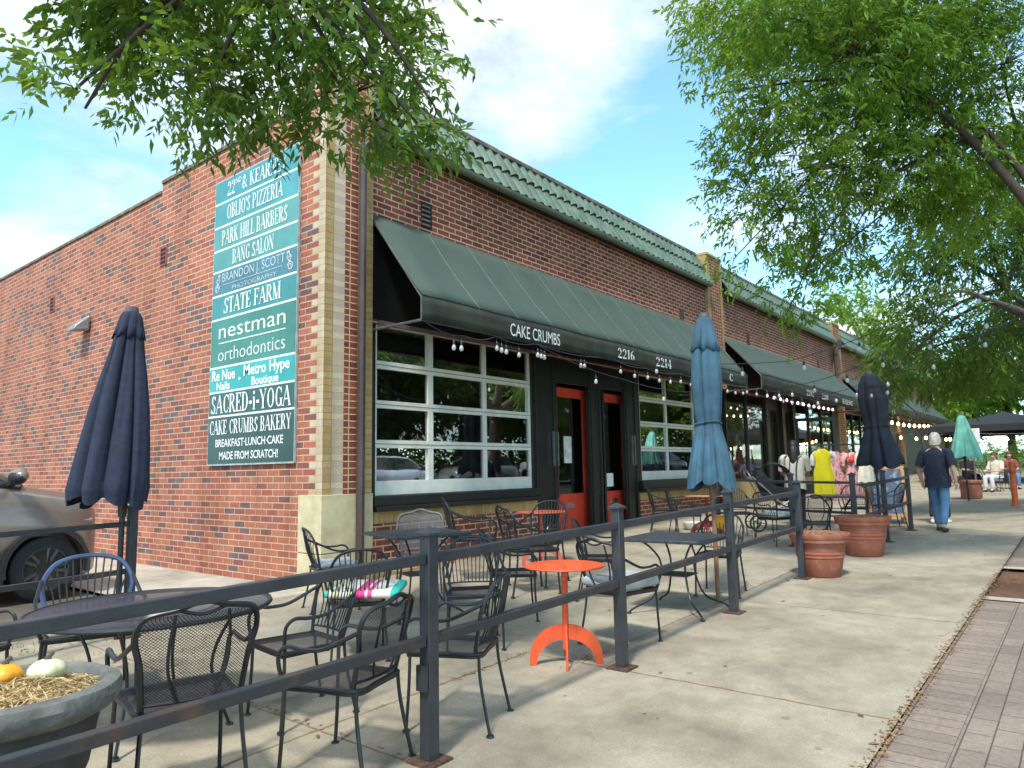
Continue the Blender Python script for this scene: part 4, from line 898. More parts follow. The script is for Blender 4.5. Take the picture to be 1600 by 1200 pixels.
# ------------------------------------------------------------------ closed umbrellas
def closed_umbrella(name, label, x, y, prof, zp, mat, folds=8, amp=.16, lean=(0, 0), seed=1, flap=None, tie=None, polem=None, zb=0.):
    t = thing(name, label, 'umbrella', at(x, y), group='folded patio umbrellas')
    rr = random.Random(seed); ph = [rr.uniform(0, 6.28) for _ in range(5)]; dep = [rr.uniform(.45, 1.35) for _ in range(folds)]; skew = [rr.uniform(-.25, .25) for _ in range(folds)]; z0 = prof[0][1]; z1 = prof[-1][1]
    ev = []                                                           # dense profile
    for (ra, za), (rb, zb_) in zip(prof, prof[1:]):
        for k in range(6): ev.append((ra + (rb - ra) * k / 6, za + (zb_ - za) * k / 6))
    ev.append(prof[-1])
    def wob(u, v):
        i = v * (len(ev) - 1); j = min(int(i), len(ev) - 2); k = i - j
        r_ = ev[j][0] + (ev[j + 1][0] - ev[j][0]) * k; z = ev[j][1] + (ev[j + 1][1] - ev[j][1]) * k
        a = 2 * PI * u; d = (z1 - z) / (z1 - z0)
        fi = (u * folds + .10 * d * math.sin(a * 2 + ph[4])) % folds; fk = int(fi); ff = fi - fk; ff = ff ** (1 + skew[fk] * 1.6)
        f_ = amp * dep[fk] * ((4 * ff * (1 - ff)) ** .55 - .6) - amp * .6 * (1 - dep[fk]) + .022 * math.sin(a * 21 + 4 * d + ph[1]) * d + .05 * math.sin(a * 3 + ph[1] + 3 * d) + .03 * math.sin(a * 13 + ph[2])
        f_ *= min(1, d * 5 + .12)
        rr_ = r_ * (1 + f_); zz = z - (.06 * (4 * ff * (1 - ff)) * dep[fk] + .035 * math.sin(a * 2 + ph[3])) * max(0, 1 - v * 9)
        return (rr_ * math.cos(a) + lean[0] * d, rr_ * math.sin(a) + lean[1] * d, zz)
    G().grid(wob, folds * 12, len(ev) - 1).build('canopy', mat, t, smooth=70)
    if flap:                                                          # short vent cape over the top
        fz, fr = flap
        def cape(u, v):
            a = 2 * PI * u; p = wob(u, 1 - (1 - v) * (z1 - fz) / (z1 - z0)); k = 1 + .10 * (1 - v) + .04 * (1 - v) * math.sin(a * folds)
            return (p[0] * k, p[1] * k, p[2] - .02 * (1 - v) * math.sin(a * folds))
        G().grid(cape, folds * 8, 6).build('vent_cape', mat, t, smooth=70, solid=.004)
    if tie:
        G().tube([(lambda p: (p[0] * 1.05, p[1] * 1.05, tie + .012 * math.sin(4 * PI * k / 40)))(wob(k / 40, min(1, max(0, (tie - z0) / (z1 - z0))))) for k in range(40)], .008, 5, closed=True).build('tie', mat, t)
    G().tube([(0, 0, zb), (0, 0, z1 + .02)], .021, 10).build('pole', polem or m_metal, t)
    G().lathe([(.001, z1 + .045), (.05, z1 + .035), (.055, z1 - .005)], n=16).build('finial', m_metalg, t)
    G().tube([(0, 0, z0 - .16), (0, 0, z0 + .1)], [.03, .045], 10).build('hub', polem or m_metal, t)
    return t
closed_umbrella('patio_umbrella', 'navy folded umbrella tied to the railing beside the car', 2.53, 6.02, [(.27, 1.10), (.285, 1.16), (.25, 1.5), (.21, 1.8), (.165, 2.05), (.125, 2.25), (.10, 2.42), (.075, 2.57), (.045, 2.6)], 0, m_navy, 9, .30, (-.10, .04), 3, flap=(2.18, 0))
closed_umbrella('patio_umbrella', 'faded blue folded umbrella rising behind the third railing post', 6.45, 2.78, [(.205, 1.07), (.20, 1.12), (.165, 1.32), (.12, 1.55), (.104, 1.63), (.122, 1.75), (.137, 2.0), (.126, 2.25), (.098, 2.45), (.07, 2.62), (.045, 2.655)], 0, m_blue, 8, .36, (-.02, 0), 8, flap=(2.24, 0), tie=1.63, polem=M('umbrella_wood_pole', (.25, .13, .07), .6))
closed_umbrella('patio_umbrella', 'dark navy folded umbrella beyond the terracotta pots', 12.05, 2.55, [(.30, 1.12), (.29, 1.18), (.22, 1.4), (.16, 1.62), (.15, 1.72), (.17, 1.9), (.19, 2.1), (.16, 2.35), (.11, 2.47), (.05, 2.50)], 0, m_dnavy, 7, .30, (.06, -.06), 12, tie=1.68)
closed_umbrella('patio_umbrella', 'mint green folded umbrella far down the pavement', 20.9, 2.4, [(.34, 1.1), (.32, 1.15), (.25, 1.45), (.17, 1.75), (.10, 2.05), (.05, 2.12)], 0, m_teal, 8, .2, (.03, -.03), 5)
# ------------------------------------------------------------------ planters
def planter(x, y, s, label):
    t = thing('terracotta_pot', label, 'plant pot', at(x, y), 0, 'terracotta pots on the pavement')
    pr = [(.001, 0), (.19, 0), (.20, .01), (.235, .20), (.243, .205), (.243, .222), (.238, .226), (.242, .236), (.248, .24), (.249, .257), (.243, .262), (.265, .355), (.292, .362), (.298, .372), (.297, .395), (.305, .402), (.312, .445), (.31, .456), (.29, .456), (.284, .445), (.275, .40)]
    G().lathe([(a * s, b * s) for a, b in pr], n=56).build('pot', m_terra, t)
    rr = random.Random(int(x * 100)); gm = G().lathe([(.275 * s, .40 * s), (.2 * s, .42 * s), (.1 * s, .43 * s), (.001, .435 * s)], n=28, wob=lambda a, i: .05 * math.sin(a * 5 + i))
    for _ in range(420):
        a = rr.uniform(0, 6.28); r_ = .27 * s * math.sqrt(rr.random()); z = .432 * s + rr.uniform(-.008, .02); l_ = rr.uniform(.012, .035); b = rr.uniform(0, 6.28)
        c = Vector((r_ * math.cos(a), r_ * math.sin(a), z)); d = Vector((math.cos(b), math.sin(b), rr.uniform(-.3, .4))) * l_; gm.beam(c - d / 2, c + d / 2, .010, .004)
    gm.build('wood_chip_mulch', m_chips, t, smooth=0); return t
planter(8.22, 2.36, 1.0, 'nearer terracotta pot of wood chips, standing before the railing end post')
planter(10.02, 2.33, 1.08, 'farther terracotta pot of wood chips, beside the divider rail')
t = thing('stone_urn', 'grey weathered stone urn filled with straw at the lower left', 'urn', at(.90, 2.93)); t.scale = (.80, .80, 1)
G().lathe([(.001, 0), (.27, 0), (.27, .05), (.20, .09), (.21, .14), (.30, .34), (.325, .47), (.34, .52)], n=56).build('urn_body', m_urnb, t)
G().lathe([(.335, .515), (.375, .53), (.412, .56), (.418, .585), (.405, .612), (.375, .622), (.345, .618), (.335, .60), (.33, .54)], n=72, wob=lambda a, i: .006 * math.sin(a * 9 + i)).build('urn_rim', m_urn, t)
st = tag(bpy.data.objects.new('straw', None), 'tangled dry straw filling the stone urn', 'straw')
rr = random.Random(5); gm = G().lathe([(.335, .545), (.25, .575), (.12, .60), (.001, .605)], n=30, wob=lambda a, i: .03 * math.sin(a * 4))
for _ in range(900):
    a = rr.uniform(0, 6.28); r_ = .31 * math.sqrt(rr.random()); b = rr.uniform(0, 6.28); l_ = rr.uniform(.03, .09); z = .60 - .05 * (r_ / .32) + rr.uniform(0, .035)
    c = Vector((r_ * math.cos(a), r_ * math.sin(a), z)); d = Vector((math.cos(b), math.sin(b), rr.uniform(-.25, .35))) * l_
    gm.tube([c - d, c + Vector((0, 0, rr.uniform(0, .02))), c + d], .0022, 3, cap=False)
bpy.data.objects.remove(st); st = gm.build('straw', m_straw, None, smooth=0); st.location = at(.90, 2.93); st.scale = (.80, .80, 1); tag(st, 'tangled dry straw filling the stone urn', 'straw', kind='stuff')
def gourd(x, y, z, r_, mat, label, sq_=.62):
    t = thing('gourd', label, 'gourd', (x, y, z))
    G().grid(lambda u, v: (r_ * math.sin(PI * v) * (1 + .07 * abs(math.sin(5 * PI * u)) - .05) * math.cos(2 * PI * u), r_ * math.sin(PI * v) * (1 + .07 * abs(math.sin(5 * PI * u)) - .05) * math.sin(2 * PI * u), r_ * sq_ * (1 - math.cos(PI * v))), 50, 14).build('gourd_body', mat, t, smooth=70)
    G().tube(bez([(0, 0, r_ * sq_ * 1.9), (.004, 0, r_ * sq_ * 2.2), (.018, .005, r_ * sq_ * 2.45)], 3), [.012] * 3 + [.008] * 4, 6).build('stem', m_bark, t); return t
gourd(1.02, 2.98, .53, .062, M('pale_gourd_skin', (.72, .70, .50), .45, col2=(.55, .56, .3), scale=8), 'pale striped white gourd on the straw')
gourd(.905, 3.03, .53, .055, M('orange_gourd_skin', (.80, .36, .02), .45, var=.15, scale=8), 'orange gourd on the straw at the left edge', .7)
o = G().lathe([(.001, .0), (.13, .0), (.17, .04), (.18, .12), (.175, .125), (.16, .115), (.001, .1)], n=30).build('white_bowl', M('glazed_white', (.62, .64, .6), .3), None)
o.location = at(11.55, 5.35); tag(o, 'low white bowl on the ground under the smaller window', 'bowl')

# ------------------------------------------------------------------ cars
def loft(secs, ring, closed_ends=True):
    gm = G(); n = None
    for s_ in secs:
        r_ = ring(*s_); n = len(r_); gm.v += r_
    for i in range(len(secs) - 1):
        for k in range(n): gm.f.append((i * n + k, i * n + (k + 1) % n, (i + 1) * n + (k + 1) % n, (i + 1) * n + k))
    gm.f.append(tuple(range(n))[::-1]); gm.f.append(tuple((len(secs) - 1) * n + k for k in range(n)))
    return gm
def boolean(o, cutters):
    for c in cutters:
        b = o.modifiers.new('cut', 'BOOLEAN'); b.operation = 'DIFFERENCE'; b.object = c; b.solver = 'EXACT'
    dg = bpy.context.evaluated_depsgraph_get(); me = bpy.data.meshes.new_from_object(o.evaluated_get(dg))
    o.modifiers.clear(); old = o.data; o.data = me; bpy.data.meshes.remove(old)
    for c in cutters: bpy.data.objects.remove(c)
def make_car(label, paint):
    t = thing('parked_car', label, 'car')
    def ring(x, w_, zb, zt):
        c = (zt - zb)
        pts = [(w_ * .86, zb), (w_ * .97, zb + .06 * c), (w_ * .985, zb + .3 * c), (w_, zb + .58 * c), (w_ * .985, zb + .74 * c), (w_ * .94, zb + .90 * c), (w_ * .84, zt - .015), (w_ * .45, zt + .015)]
        full = pts + [(-a, b) for a, b in reversed(pts)]
        return [(x, a, b) for a, b in full]
    S = [(1.80, .46, .32, .66), (1.785, .58, .25, .78), (1.74, .67, .22, .86), (1.63, .76, .18, .92), (1.38, .80, .18, .965), (1.05, .805, .18, 1.03), (.72, .81, .18, 1.075), (.3, .81, .18, 1.06), (-.4, .815, .18, 1.07), (-1.1, .815, .18, 1.075), (-1.6, .80, .2, 1.07), (-1.9, .76, .24, 1.04), (-2.02, .68, .32, .92)]
    UP = .12; S = [(a, b, c, d + UP * min(1, (1.9 - a) / .25)) for a, b, c, d in S]
    b = loft(S, ring).build('body', paint, t, smooth=50, sub=0)
    cut = []
    for x in (1.24, -1.2):
        for s_ in (-1, 1):
            c = G().prism([(.375 * math.cos(2 * PI * k / 28), .375 * math.sin(2 * PI * k / 28)) for k in range(28)], lambda u, v, w_, x=x, s_=s_: (x + u, s_ * (.55 + w_), .33 + v), .5).build('cutter', paint); cut.append(c)
    boolean(b, cut)
    C_ = [(.88, .72, 1.02, 1.065), (.60, .71, 1.02, 1.22), (.10, .69, 1.03, 1.465), (-.35, .69, 1.04, 1.52), (-1.1, .69, 1.05, 1.51), (-1.55, .67, 1.05, 1.44), (-1.93, .64, 1.02, 1.07)]
    C_ = [(a + .14, b, c + UP, d + UP) for a, b, c, d in C_]
    def cr(x, w_, zb, zt):
        k = 1 - .22 * min(1, (zt - zb) / .45)
        return [(x, w_, zb), (x, w_ * k, zt - .03), (x, w_ * (k - .08), zt), (x, -w_ * (k - .08), zt), (x, -w_ * k, zt - .03), (x, -w_, zb)]
    loft(C_, cr).build('cabin_glass', m_glassd, t, smooth=40)
    rf = [(.12, .69, .95, 1.472), (-.35, .69, .96, 1.528), (-1.1, .69, .97, 1.518), (-1.6, .67, .97, 1.43)]
    rf = [(a + .14, b, c + UP, d + UP) for a, b, c, d in rf]
    def rr_(x, w_, zb, zt): return [(x, w_ * .785, zt - .04), (x, w_ * .70, zt + .012), (x, -w_ * .70, zt + .012), (x, -w_ * .785, zt - .04)]
    loft(rf, rr_).build('roof', paint, t, smooth=40)
    for s_ in (-1, 1):
        G().beam((1.0, s_ * .69, 1.03 + UP), (.24, s_ * .545, 1.465 + UP), .05, .05).build('windscreen_pillar', paint, t, smooth=0, bevel=.01)
        G().beam((-.31, s_ * .705, 1.05 + UP), (-.36, s_ * .552, 1.49 + UP), .06, .02).build('door_pillar', m_clad, t, smooth=0)
        m = G().ball((.90, s_ * .90, 1.235), (.075, .12, .07), 16, 10).beam((.90, s_ * .72, 1.17), (.90, s_ * .88, 1.23), .06, .05).build('door_mirror', m_clad, t)
        G().ball((.912, s_ * .90, 1.25), (.076, .122, .068), 16, 10).build('mirror_cap', paint, m)
        G().ball((1.60, s_ * .66, .78), (.12, .10, .04), 12, 8).build('headlight', m_lamp, t)
        G().box(-2.0, -1.9, s_ * .55 - .1, s_ * .55 + .1, .68, .86).build('tail_light', m_redp, t, bevel=.02)
        for x in (1.24, -1.2):
            ar = G().prism([((.405 if k < 15 else .362) * math.cos(PI * (k if k < 15 else 29 - k) / 14 * 1.12 - .19), (.405 if k < 15 else .362) * math.sin(PI * (k if k < 15 else 29 - k) / 14 * 1.12 - .19)) for k in range(30)],
                           lambda u, v, w_, x=x, s_=s_: (x + u, s_ * (.775 + w_), .33 + v), .045).build('arch_trim', m_clad, t, smooth=0)
        G().box(-.84, .87, s_ * .80 - .012, s_ * .80 + .012, .17, .33).build('sill_trim', m_clad, t, bevel=.008)
        for x in (.78, -.42, -1.08): G().beam((x, s_ * .812, .34), (x, s_ * .80, 1.0), .007, .012, (1, 0, 0)).build('door_gap', m_dark, t, smooth=0)
    G().prism([(1.74, .20), (1.815, .26), (1.825, .42), (1.74, .46)], lambda u, v, w_: (u - abs(0), -.52 + w_, v), 1.04).build('front_bumper', m_clad, t, bevel=.02)
    for x in (1.24, -1.2):
        for s_ in (-1, 1):
            wl = bpy.data.objects.new('wheel', None); COL.objects.link(wl); wl.parent = t; wl.location = (x, s_ * .70, .32)
            def yl(prof, n=40):
                gm = G().lathe(prof, n=n); gm.v = [(a, s_ * c, b) for a, b, c in gm.v]; return gm
            yl([(.19, -.09), (.29, -.09), (.315, -.07), (.318, 0), (.315, .07), (.295, .085), (.215, .09), (.205, .075)]).build('tyre', m_tyre, wl)
            rm = yl([(.205, -.02), (.21, .085), (.20, .085), (.19, .03), (.06, .02), (.05, .055), (.001, .06)])
            for k in range(10):
                a = 2 * PI * (k // 2) / 5 + (.16 if k % 2 else -.16); a2 = 2 * PI * (k // 2) / 5 + (.2 if k % 2 else -.2)
                rm.beam((.04 * math.cos(a), s_ * .055, .04 * math.sin(a)), (.20 * math.cos(a2), s_ * .072, .20 * math.sin(a2)), .03, .03)
            rm.build('rim', m_rim, wl, smooth=30)
            nb = G()
            for k in range(5): nb.ball((.05 * math.cos(1.256 * k + .6), s_ * .062, .05 * math.sin(1.256 * k + .6)), .009, 8, 5)
            nb.build('wheel_nut', m_chrome, wl)
    return t
car = make_car('dusty mocha brown car parked nose to the brick side wall', m_car)
car.location = (1.55, 9.40, -.03); car.rotation_euler = (0, 0, R(3)); car.scale = (1.05,) * 3
def recolour(c, mat):
    for ch in c.children:
        if ch.material_slots and ch.material_slots[0].material == m_car:
            ch.material_slots[0].link = 'OBJECT'; ch.material_slots[0].material = mat
for x, y, a, col, lab in ((19.2, -8.2, 0, (.5, .52, .54), 'silver car parked across the street, seen only in the shop glass'), (24.2, -8.2, 180, (.65, .65, .63), 'white car parked across the street, seen only in the shop glass'), (42.5, -8.2, 0, (.06, .08, .12), 'dark blue car parked across the street, seen only in the shop glass')):
    c = dup(car, (x, y, g(x, y) - .13), R(a), lab, 'cars parked across the street'); recolour(c, M('car_paint_%d' % int(x), col, .3, .3, var=.03, coat=.6))

# ------------------------------------------------------------------ people
def skin(name, pts, edges, mat, parent=None, root=0, sub=2):
    me = bpy.data.meshes.new(name); me.from_pydata([p[:3] for p in pts], edges, []); me.materials.append(mat)
    o = bpy.data.objects.new(name, me); COL.objects.link(o)
    md = o.modifiers.new('skin', 'SKIN'); md.use_smooth_shade = True
    for v, p in zip(me.skin_vertices[0].data, pts): v.radius = p[3] if isinstance(p[3], tuple) else (p[3], p[3])
    me.skin_vertices[0].data[root].use_root = True
    s2 = o.modifiers.new('sub', 'SUBSURF'); s2.levels = sub; s2.render_levels = sub
    dg = bpy.context.evaluated_depsgraph_get(); m2 = bpy.data.meshes.new_from_object(o.evaluated_get(dg))
    for p in m2.polygons: p.use_smooth = True
    bpy.data.objects.remove(o); o = bpy.data.objects.new(name, m2); COL.objects.link(o); o.parent = parent
    if not m2.materials: m2.materials.append(mat)
    return o
class Sk:
    def __init__(s): s.p = []; s.e = []
    def ad(s, prev, *seq):
        for q in seq:
            s.p.append(q); i = len(s.p) - 1
            if prev is not None: s.e.append((prev, i))
            prev = i
        return prev
def hand(k, n, w_, d, side):
    """palm, four unequal bent fingers and a thumb from the wrist node n, hanging along d"""
    w_, d = Vector(w_), Vector(d).normalized(); sx = Vector((1, 0, 0)) - d * d.x; sx.normalize(); iny = Vector((0, -side, 0))
    palm = w_ + d * .055; pn = k.ad(n, (*palm, (.022, .03)))
    for o_, ln in ((.030, .072), (.011, .082), (-.010, .076), (-.029, .058)):
        a = palm + d * .03 + sx * o_; k.ad(pn, (*a, .0095), (*(a + d * ln * .5 + iny * .008), .0085), (*(a + d * ln * .92 + iny * .03), .007))
    th = w_ + d * .03 + sx * .030; k.ad(n, (*th, .012), (*(th + d * .03 + sx * .016), .0095), (*(th + d * .058 + sx * .014 + iny * .01), .008))
def figure(label, x, y, deg, P_, mats, hair, s_=.862, z=None):
    """standing or seated figure; P_ gives the joints in metres, figure facing +x"""
    sk, top, low, shoe = mats
    head = Vector(P_['head'])
    k = Sk(); k.ad(None, (*P_['pelvis'], .125), (*P_['waist'], (.105, .13)), (*P_['chest'], (.12, .165)), (*P_['neck0'], .062), (*P_['neck1'], .055), (*(head + Vector((.005, 0, -.045))), .078), (*(head + Vector((-.005, 0, .045))), .092), (*(head + Vector((-.005, 0, .10))), .062))
    k.ad(5, (*(head + Vector((.085, 0, -.015))), .020), (*(head + Vector((.108, 0, -.028))), .014))                             # nose
    for s2 in (-1, 1): k.ad(6, (*(head + Vector((-.01, s2 * .086, -.01))), .014), (*(head + Vector((-.016, s2 * .098, .012))), .012))
    for s2, q in ((1, 'L'), (-1, 'R')):
        sh, el, wr = P_['shoulder' + q], P_['elbow' + q], P_['wrist' + q]
        n = k.ad(2, (*sh, .062), (*el, .043), (*wr, .029)); hand(k, n, wr, Vector(wr) - Vector(el), s2)
        k.ad(0, (*P_['hip' + q], .095), (*P_['knee' + q], .060), (*P_['ankle' + q], .040), (*P_['toe' + q], .035))
    pts, ed = k.p, k.e
    body = skin('person', pts, ed, sk); body.location = (x, y, g(x, y) if z is None else z); body.rotation_euler = (0, 0, R(deg)); body.scale = (s_,) * 3
    tag(body, label, 'person')
    # clothing that follows the body
    pe, wa, ch_, nk = (Vector(P_[q]) for q in ('pelvis', 'waist', 'chest', 'neck0')); dn = Vector((0, 0, -.14 if P_.get('stand') else -.03))
    prof = [(pe + dn, .172, .212), (pe, .164, .205), (wa, .160, .190), (wa.lerp(ch_, .5), .155, .195), (ch_, .140, .205), (ch_.lerp(nk, .35), .125, .205), (ch_.lerp(nk, .6), .105, .175), (ch_.lerp(nk, .82), .085, .115), (ch_.lerp(nk, .97), .068, .075), (nk + Vector((.01, 0, .02)), .062, .066)]
    gm = G()
    def torso(u, v):
        i = v * (len(prof) - 1); j = min(int(i), len(prof) - 2); q = i - j; q = q * q * (3 - 2 * q); a, b2 = prof[j], prof[j + 1]; c = a[0].lerp(b2[0], q); an_ = 2 * PI * u
        cs, sn = math.cos(an_), math.sin(an_); sq_ = lambda z: math.copysign(abs(z) ** .85, z); wr = 1 + .018 * math.sin(an_ * 5 + v * 9) * (1 - v)
        return (c.x + (a[1] + (b2[1] - a[1]) * q) * sq_(cs) * wr, c.y + (a[2] + (b2[2] - a[2]) * q) * sq_(sn) * wr, c.z + .012 * math.sin(an_ * 4) * max(0, 1 - v * 6))
    gm.grid(torso, 36, 27)
    for q in 'LR':
        sh, el = Vector(P_['shoulder' + q]), Vector(P_['elbow' + q]); i_ = Vector((ch_.x, sh.y * .62, sh.z + .005))
        gm.tube(bez([i_, sh, sh.lerp(el, .4), sh.lerp(el, .88)], 5), [.060, .066, .070, .073, .075, .076, .077, .077, .077, .076, .076, .076, .076, .076, .077, .078], 14)
    gm.build('shirt', top, body, smooth=80)
    k = Sk(); k.ad(None, (*P_['pelvis'], .125))
    for q in 'LR':
        hp, kn, an = Vector(P_['hip' + q]), Vector(P_['knee' + q]), Vector(P_['ankle' + q]); k.ad(0, (*hp, .104), (*hp.lerp(kn, .5), .096), (*kn, .078), (*kn.lerp(an, .5), .070), (*kn.lerp(an, .95), .066))
    skin('trousers', k.p, k.e, low, body)
    for k in 'LR':
        an, to = Vector(P_['ankle' + k]), Vector(P_['toe' + k]); pts = [(an.x - .05, an.y, an.z - .045, .048), (an.x + .04, an.y, an.z - .05, .050), (to.x, to.y, to.z - .0, .040)]
        skin('shoe', pts, [(0, 1), (1, 2)], shoe, body)
    if hair:
        hm, ln = hair; gm = G()
        def hf(u, v):
            a = 2 * PI * u; b = PI * v * .5; front = max(0, math.cos(a)); zlow = -.055 * (1 - 1.7 * front) - ln * max(0, -math.cos(a) * .6 + .4)
            zz = .150 * math.cos(b) ** .9 + (zlow) * (v ** 3); rr2 = math.sin(b) ** .75
            k = 1 + .05 * math.sin(a * 7 + v * 9) * v
            return (head.x - .018 + .110 * rr2 * math.cos(a) * k, head.y + .096 * rr2 * math.sin(a) * k, head.z + .005 + zz)
        o = gm.grid(hf, 40, 14).build('hair', hm, body, smooth=80)
    return body
WALK = dict(stand=1, pelvis=(0, 0, .93), waist=(.0, 0, 1.10), chest=(.01, 0, 1.34), neck0=(-.005, 0, 1.49), neck1=(.02, 0, 1.54), head=(.045, 0, 1.635),
            shoulderL=(0, .21, 1.415), elbowL=(-.03, .30, 1.13), wristL=(.06, .30, .90), shoulderR=(0, -.21, 1.415), elbowR=(-.06, -.30, 1.14), wristR=(.0, -.30, .90),
            hipL=(.0, .095, .88), kneeL=(.09, .10, .50), ankleL=(.13, .10, .085), toeL=(.27, .115, .045), hipR=(0, -.095, .88), kneeR=(-.02, -.10, .49), ankleR=(-.17, -.10, .10), toeR=(-.03, -.115, .04))
figure('grey haired man in navy shirt and blue jeans walking away down the pavement', 13.3, 1.93, -14, WALK, (m_skin2, m_shirt, m_jeans, m_shoe), (m_hairg, .035), .885)
W2 = dict(WALK); W2.update(kneeL=(-.02, .1, .49), ankleL=(-.15, .10, .1), toeL=(-.01, .11, .04), kneeR=(.09, -.1, .5), ankleR=(.13, -.1, .085), toeR=(.27, -.11, .045))
figure('person in white top and dark trousers walking ahead of the grey haired man', 14.7, 2.14, -8, W2, (m_skin2, m_wshirt, m_blackc, M('white_shoe', (.7, .7, .68), .6)), (m_hairb, .05), .86)
W3 = dict(WALK); W3.update(elbowL=(.10, .26, 1.14), wristL=(.30, .20, 1.06), elbowR=(.10, -.26, 1.14), wristR=(.30, -.20, 1.06), ankleR=(0, -.1, .085), toeR=(.14, -.11, .045), kneeR=(.02, -.1, .49), ankleL=(0, .1, .085), toeL=(.14, .11, .045), kneeL=(.02, .1, .49), head=(.07, 0, 1.625))
def stripe_top():
    m, t, b = newmat('striped_knit'); tc = N(t, 'ShaderNodeTexCoord'); s = N(t, 'ShaderNodeSeparateXYZ'); L(t, tc.outputs['Object'], s.inputs[0])
    f = math_(t, 'FRACT', math_(t, 'MULTIPLY', math_(t, 'ADD', s.outputs[1], s.outputs[0]), 7.)); c = ramp(t, f, [(0, (.55, .5, .42)), (.55, (.02, .02, .02)), (.75, (.5, .46, .4))], 'CONSTANT')
    L(t, c, b.inputs['Base Color']); b.inputs['Roughness'].default_value = .9; return m
wo = figure('person with long black hair and striped top standing behind the pram', 12.78, 4.0, 15, W3, (m_skin, stripe_top(), m_blackc, m_shoe), None, .84)
hd = Vector(W3['head'])
G().ball((hd.x - .03, 0, hd.z + .035), (.128, .112, .138), 20, 14).tube(bez([(hd.x - .05, 0, hd.z + .03), (hd.x - .09, 0, hd.z - .12), (hd.x - .13, .01, hd.z - .28), (hd.x - .13, .02, hd.z - .44)], 5), [.10, .108, .112, .115, .116, .114, .11, .106, .10, .094, .086, .076, .064, .052, .04, .025], 16).build('hair', m_hairk, wo, smooth=80)
SIT = dict(pelvis=(0, 0, .50), waist=(-.03, 0, .66), chest=(-.02, 0, .90), neck0=(.0, 0, 1.05), neck1=(.03, 0, 1.10), head=(.06, 0, 1.20), shoulderL=(-.01, .19, .97), elbowL=(.08, .24, .72), wristL=(.30, .16, .70), shoulderR=(-.01, -.19, .97), elbowR=(.08, -.24, .72), wristR=(.30, -.16, .70),
           hipL=(.06, .1, .48), kneeL=(.43, .12, .50), ankleL=(.42, .12, .085), toeL=(.55, .13, .045), hipR=(.06, -.1, .48), kneeR=(.43, -.12, .50), ankleR=(.42, -.12, .085), toeR=(.55, -.13, .045))
tents = [('seated person in pale top at the table under the black tent', 25.3, 2.15, 150, m_cream, m_palegrey, m_hairb), ('seated person in black top under the black tent, facing the street', 26.6, 3.0, 215, m_blackc, m_blackc, m_hairk),
         ('seated person in dark red top at the far side of the tent table', 27.0, 1.95, 200, M('wine_cloth', (.25, .05, .05), .85), m_jeans, m_hairb), ('seated person in blue top near the shop wall, beyond the mint umbrella', 22.4, 4.9, 190, M('slate_blue_cloth', (.1, .15, .28), .85), m_blackc, m_hairb)]
for l, x, y, a, tp, lw, hr in tents:
    figure(l, x, y, a, SIT, (m_skin2, tp, lw, m_shoe), (hr, .08), .86)
    chair(slatA, x - .02 * math.cos(R(a)), y, a, 'black iron chair under the ' + l.split(' near ')[0].split(' at ')[0].split(' under ')[0].split(', ')[0])
dup(sq, at(26.0, 2.45), R(20), 'square dark table under the black tent'); dup(sq, at(21.75, 4.8), R(5), 'square dark table near the shop wall, beyond the mint umbrella')

# ------------------------------------------------------------------ pram, dress rack, shop window dresses
t = thing('pram', 'black and grey pram with a striped hood behind the divider rail', 'pram', at(12.2, 4.15), R(-60))
def hood(u, v):
    a = PI * (.02 + .62 * u); b = (v - .5) * 2; return (-.02 + .26 * math.cos(a), .19 * b, .86 + .27 * math.sin(a) * (1 - .12 * b * b))
G().grid(hood, 14, 10).build('hood', m_blackc, t, solid=.01)
G().grid(lambda u, v: (lambda p: (p[0] * 1.02, p[1] * 1.03, p[2] + .006))(hood(.42 + .14 * u, v)), 4, 10).build('hood_stripe', m_palegrey, t, solid=.004)
G().prism([(-.30, .86), (-.22, .52), (.22, .48), (.34, .60), (.28, .70), (-.05, .74), (-.2, .98)], lambda u, v, w_: (u, -.17 + w_, v), .34).build('seat', m_blackc, t, bevel=.03)
G().tube(bez([(-.25, -.18, .55), (-.45, -.18, .95), (-.50, 0, 1.0), (-.45, .18, .95), (-.25, .18, .55)], 6), .013).build('handle', m_chrome, t)
G().tube([(-.40, -.2, .9), (.38, -.2, .12)], .014).tube([(-.40, .2, .9), (.38, .2, .12)], .014).tube([(.25, -.2, .55), (-.35, -.2, .14)], .014).tube([(.25, .2, .55), (-.35, .2, .14)], .014).tube([(-.35, -.24, .14), (-.35, .24, .14)], .012).build('frame', m_chrome, t)
for x, r_ in ((-.35, .14), (.40, .10)):
    for s_ in (-1, 1):
        G().tube([(x + (r_ - .015) * math.cos(2 * PI * k / 24), s_ * .24, r_ + (r_ - .015) * math.sin(2 * PI * k / 24)) for k in range(24)], .016, 6, closed=True).tube([(x - r_ * .8, s_ * .24, r_), (x + r_ * .8, s_ * .24, r_)], .006).tube([(x, s_ * .24, r_ * .2), (x, s_ * .24, r_ * 1.8)], .006).build('wheel', m_tyre, t)
G().box(-.22, .18, -.15, .15, .24, .38).build('basket', m_palegrey, t, bevel=.03)
rk = thing('clothes_rack', 'thin black garment rack standing outside the clothes shop', 'clothes rack', at(13.55, 3.55), R(-58))
G().tube([(-.75, 0, 1.42), (.75, 0, 1.42)], .012).tube([(-.7, 0, .1), (-.7, 0, 1.42)], .012).tube([(.7, 0, .1), (.7, 0, 1.42)], .012).tube([(-.7, -.25, .08), (-.7, .25, .08)], .012).tube([(.7, -.25, .08), (.7, .25, .08)], .012).tube([(-.7, 0, .3), (.7, 0, .3)], .008).build('frame', m_metal, rk)
for sx in (-.7, .7):
    for sy in (-.25, .25): G().ball((sx, sy, .045), .045, 10, 7).build('castor', m_tyre, rk)
